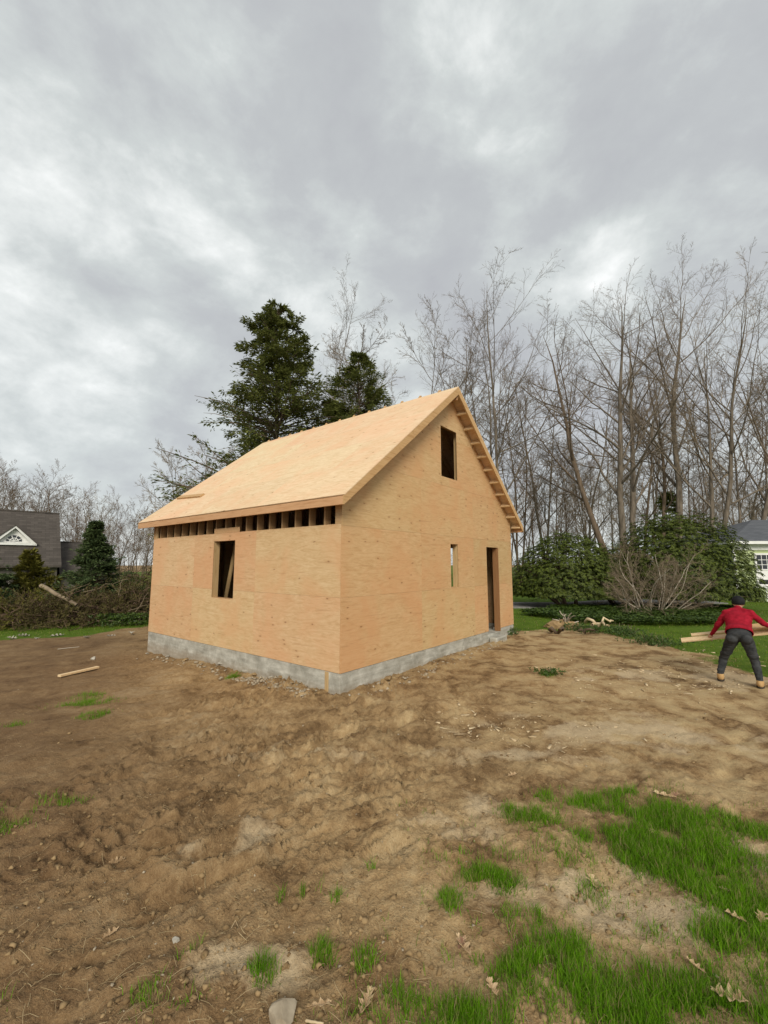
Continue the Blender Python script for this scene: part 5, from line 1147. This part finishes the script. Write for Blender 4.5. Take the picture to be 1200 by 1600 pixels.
# ------------------------------------------------------------------ worker carrying lumber
def worker():
    fx, fy = G(1156, 1070); az = math.atan2(fx, fy); fw = np.array([math.sin(az), math.cos(az), 0.0]); rt = np.array([fw[1], -fw[0], 0.0])
    F0 = np.array([fx, fy, 0.0])
    def J(u, v, d=0.0):                   # joint on the upright plane across the line of sight, d metres further off
        r = ray(u, v); Pn = F0 + fw * d; t = ((Pn - np.array([0, 0, CAM_H])) @ fw) / (r @ fw); return np.array([0, 0, CAM_H]) + r * t
    j = {}
    gl = gz1(*G(1127, 1069)); gr = gz1(*G(1187, 1076))
    j['footL'] = J(1126.5, 1064, 0.05); j['footR'] = J(1188.5, 1071, -0.12); j['footL'][2] = gl; j['footR'][2] = gr
    j['ankL'] = j['footL'] + np.array([0, 0, 0.11]); j['ankR'] = j['footR'] + np.array([0, 0, 0.11])
    j['kneeL'] = J(1130.5, 1028, 0.16); j['kneeR'] = J(1180, 1034, 0.02)
    j['hipL'] = J(1143.5, 1000, -0.02); j['hipR'] = J(1167, 1001, -0.06)
    j['pel'] = J(1155, 994, -0.04); j['waist'] = J(1154.5, 985, 0.03); j['chest'] = J(1153, 967, 0.22); j['neck'] = J(1152.5, 953, 0.36)
    j['head'] = J(1153.5, 942, 0.47)
    j['shL'] = J(1135, 957, 0.28); j['shR'] = J(1172, 958, 0.24)
    j['elL'] = J(1121.5, 977, 0.30); j['elR'] = J(1192, 974, 0.34); j['haL'] = J(1112, 991, 0.44); j['haR'] = J(1212, 982, 0.50)
    bm = bmesh.new(); seg = []              # (a, b, zone) for material zones
    def blob(c, r, ax=None):
        m = Matrix.Translation(Vector(c))
        if ax is not None:
            X, Y_, Z_ = [Vector(q) for q in ax]; rot = Matrix((X, Y_, Z_)).transposed().to_4x4(); m = m @ rot
        if np.isscalar(r): r = (r, r, r)
        m = m @ Matrix.Diagonal((*r, 1)); bmesh.ops.create_icosphere(bm, subdivisions=3, radius=1.0, matrix=m)
    def limb(a, b, ra, rb, zone, sq=1.0, n=9):
        a, b = np.array(a), np.array(b); seg.append((a, b, zone))
        for q in np.linspace(0, 1, n): blob(a + (b - a) * q, ra + (rb - ra) * q)
    ax = (rt, fw, (0, 0, 1))
    def slab(a, b, w0, w1, d0, d1, zone, n=7):
        a, b = np.array(a), np.array(b); seg.append((a, b, zone)); T = unit((b - a)[None])[0]; F = unit(np.cross(T, rt)[None])[0]
        for q in np.linspace(0, 1, n): blob(a + (b - a) * q, (w0 + (w1 - w0) * q, d0 + (d1 - d0) * q, 0.085), (rt, F, T))
    for s in 'LR':
        limb(j['hip' + s], j['knee' + s], 0.098, 0.068, 'denim'); limb(j['knee' + s], j['ank' + s], 0.066, 0.052, 'denim')
        limb(j['sh' + s], j['el' + s], 0.062, 0.050, 'red'); limb(j['el' + s], j['ha' + s], 0.047, 0.032, 'red')
    slab(j['pel'], j['waist'], 0.175, 0.165, 0.12, 0.115, 'denim', 5); blob(j['hipL'] - fw * 0.05 + np.array([0, 0, 0.03]), 0.092); blob(j['hipR'] - fw * 0.05 + np.array([0, 0, 0.03]), 0.092)
    slab(j['waist'], j['chest'], 0.172, 0.20, 0.115, 0.13, 'red', 7); slab(j['chest'], j['neck'] - np.array([0, 0, 0.03]), 0.205, 0.11, 0.13, 0.085, 'red', 6)
    limb(j['shL'], j['chest'], 0.062, 0.09, 'red', n=6); limb(j['shR'], j['chest'], 0.062, 0.09, 'red', n=6); limb(j['shL'], j['neck'], 0.058, 0.058, 'red', n=7); limb(j['shR'], j['neck'], 0.058, 0.058, 'red', n=7)
    limb(j['neck'], j['head'], 0.060, 0.056, 'none', n=5); seg.pop(); seg.append((j['neck'] * 0.35 + j['head'] * 0.65, j['head'], 'skin')); seg.append((j['chest'], j['neck'] + np.array([0, 0, 0.015]), 'red'))
    hd = j['head']; blob(hd, (0.078, 0.098, 0.112), ax); seg.append((hd, hd + fw * 0.02, 'skin'))
    blob(hd + fw * 0.1 - np.array([0, 0, 0.015]), (0.016, 0.022, 0.024), ax)          # nose
    for s in (-1, 1): blob(hd + rt * s * 0.080 - np.array([0, 0, 0.01]), (0.012, 0.022, 0.032), ax)   # ears
    for s, k in (('L', -1), ('R', 1)):     # boots are part of the body surface zones
        f = j['foot' + s]; blob(f + fw * 0.08 + np.array([0, 0, 0.05]), (0.054, 0.135, 0.052), ax); blob(f + np.array([0, 0, 0.075]), (0.052, 0.062, 0.075), ax); seg.append((f, f + fw * 0.16 + np.array([0, 0, 0.03]), 'boot'))
        # hand: palm, four curled fingers and a thumb
        h = j['ha' + s]; T = unit((h - j['el' + s])[None])[0]; pal = h + T * 0.05; gx = rt * k; seg.append((h + T * 0.03, h + T * 0.14, 'skin'))
        blob(pal, 0.036); blob(pal + T * 0.03, 0.034)
        for i in range(4):
            o = pal + T * (0.045 + 0.012 * (1.5 - abs(i - 1.5)) * 0.6) + fw * (0.028 * (i - 1.5)) * 0.8 + np.cross(T, fw) * 0.0
            for q in range(6): blob(o + T * (0.011 * q) * (1 - 0.10 * q) - np.array([0, 0, 1.0]) * 0.0016 * q * q + gx * -0.002 * q * q, 0.0105)
        for q in range(6): blob(pal - fw * 0.035 + T * (0.004 + 0.010 * q) - gx * (0.004 * q), 0.012)
    me = bpy.data.meshes.new('body_raw'); bm.to_mesh(me); bm.free(); raw = me; tmp = bpy.data.objects.new('body_raw', me); COL.objects.link(tmp)
    rm = tmp.modifiers.new('r', 'REMESH'); rm.mode = 'VOXEL'; rm.voxel_size = 0.0105
    sm = tmp.modifiers.new('s', 'SMOOTH'); sm.factor = 0.5; sm.iterations = 5
    dg = bpy.context.evaluated_depsgraph_get(); me2 = bpy.data.meshes.new_from_object(tmp.evaluated_get(dg)); bpy.data.objects.remove(tmp); bpy.data.meshes.remove(raw)
    root = thing('person', 'worker seen from behind in red sweater and dark jeans, holding long boards', 'person', (fx, fy, 0))
    n = len(me2.vertices); co = np.zeros(n * 3); me2.vertices.foreach_get('co', co); co = co.reshape(-1, 3)
    # cloth folds
    nz = fbm(co[:, 0] * 11 + co[:, 1] * 6 + co[:, 2] * 5, co[:, 2] * 24, 5, 3)[:, None]; nr = np.zeros(n * 3); me2.vertices.foreach_get('normal', nr)
    zones = ['denim', 'red', 'skin', 'boot']; best = np.full(n, 1e9); zi = np.zeros(n, int)
    for a, b, z in seg:
        ab = b - a; t = np.clip(((co - a) @ ab) / (ab @ ab), 0, 1); d = np.linalg.norm(co - (a + t[:, None] * ab), axis=1)
        if z == 'boot': d = d - 0.03
        k = d < best; best[k] = d[k]; zi[k] = zones.index(z)
    for s in 'LR': zi[(np.linalg.norm(co[:, :2] - j['foot' + s][:2], axis=1) < 0.3) & (co[:, 2] < j['ank' + s][2] + 0.015)] = 3
    cl = (zi < 2)[:, None]; co2 = co + nr.reshape(-1, 3) * nz * 0.0055 * cl
    me2.vertices.foreach_set('co', (co2 - np.array([fx, fy, 0])).ravel())
    for z in zones: me2.materials.append(M[z])
    pl_ = np.zeros(len(me2.loops), int); me2.loops.foreach_get('vertex_index', pl_)
    mi = np.array([zi[p.vertices[0]] for p in me2.polygons], np.int32); me2.polygons.foreach_set('material_index', mi); me2.polygons.foreach_set('use_smooth', np.ones(len(mi), bool)); me2.update()
    b = obj('body', me2, None, root); c = -np.array([fx, fy, 0])
    # knitted cap with a small brim, belt, soles
    bm = bmesh.new(); bmesh.ops.create_uvsphere(bm, u_segments=28, v_segments=18, radius=1.0)
    for p in list(bm.verts):
        if p.co.z < -0.35: bm.verts.remove(p)
    for p in bm.verts: p.co = Vector((p.co.x * 0.098, p.co.y * 0.118, p.co.z * 0.112 * (1 if p.co.z > 0 else 1.2)))
    me = bpy.data.meshes.new('cap'); bm.to_mesh(me); bm.free(); me.polygons.foreach_set('use_smooth', np.ones(len(me.polygons), bool))
    cap = obj('cap', me, M['black'], root); cap.location = Vector(hd + c + np.array([0, 0, 0.022]) - fw * 0.012); cap.rotation_euler = (0.0, 0, -az); so = cap.modifiers.new('t', 'SOLIDIFY'); so.thickness = 0.012
    mb = MB(); pts = [(0.088 * math.sin(a), 0.095 * math.cos(a) + 0.085 * (math.cos(a) ** 2 if abs(a) < 1.57 else 0)) for a in np.linspace(-1.3, 1.3, 15)] + [(0.07 * math.sin(a), 0.09 * math.cos(a)) for a in np.linspace(1.3, -1.3, 9)]
    br = mb.prism(pts, lambda p, s: (p[0], p[1], 0.012 if s else 0.0)).build('brim', M['black'], cap)
    br.location = (0, 0, -0.01)
    # hem of the sweater: a ring standing off the waist
    ring = [];
    for a in np.linspace(0, 2 * math.pi, 29)[:-1]:
        T = unit((j['chest'] - j['waist'])[None])[0]; Fv = unit(np.cross(T, rt)[None])[0]
        for hgt, rr in ((-0.055, 1.10), (0.05, 1.03)): ring.append(j['waist'] + c + T * hgt + rt * math.cos(a) * 0.180 * rr + Fv * math.sin(a) * 0.126 * rr)
    k = len(ring); he = obj('sweater_hem', new_mesh('sweater_hem', ring, [(i, (i + 2) % k, (i + 3) % k, i + 1) for i in range(0, k, 2)], True), M['red'], root); so = he.modifiers.new('t', 'SOLIDIFY'); so.thickness = 0.012
    for s in 'LR':
        f = j['foot' + s] + c; p = [(0.052 * math.cos(a) * (1 - 0.12 * math.sin(a)), 0.135 * math.sin(a) + 0.075) for a in np.linspace(0, 2 * math.pi, 21)[:-1]]
        MB().prism(p, lambda q, sd_: tuple(f + rt * q[0] + fw * q[1] + np.array([0, 0, 0.022 if sd_ else -0.004]))).build('boot_sole', M['sole'], root)
    # boards in his hands
    hl, hr = j['haL'], j['haR']; d = unit((hr - hl)[None])[0]
    T1 = unit((hl - j['elL'])[None])[0]; gl_ = hl + T1 * 0.085
    for i, (du, dfw, dz, L0, L1, w, lab, mm) in enumerate([(0, 0.0, 0.0, -0.46, 1.9, 0.14, 'fresh pale board gripped in the worker\'s hands, the lowest of his load', 'lum_new'), (0, 0.14, 0.055, -0.30, 2.0, 0.09, 'narrow pale board above the lowest one in the worker\'s load', 'lum_new'), (0, 0.05, 0.10, 0.25, 2.2, 0.19, 'broad plywood offcut lying on top of the worker\'s boards', 'ply_x')]):
        a = gl_ + fw * dfw + d * L0 + np.array([0, 0, dz + (-0.012 if i == 0 else 0)]); b2 = gl_ + fw * dfw + d * L1 + np.array([0, 0, dz + (0.0 if i < 2 else 0.03)])
        o = MB().beam(a, b2, w, 0.026, tuple(np.array([0, 0, 1.0]) - fw * 0.35)).build('carried_board', M[mm], None, 0.002); tag(o, lab, 'board')
worker()
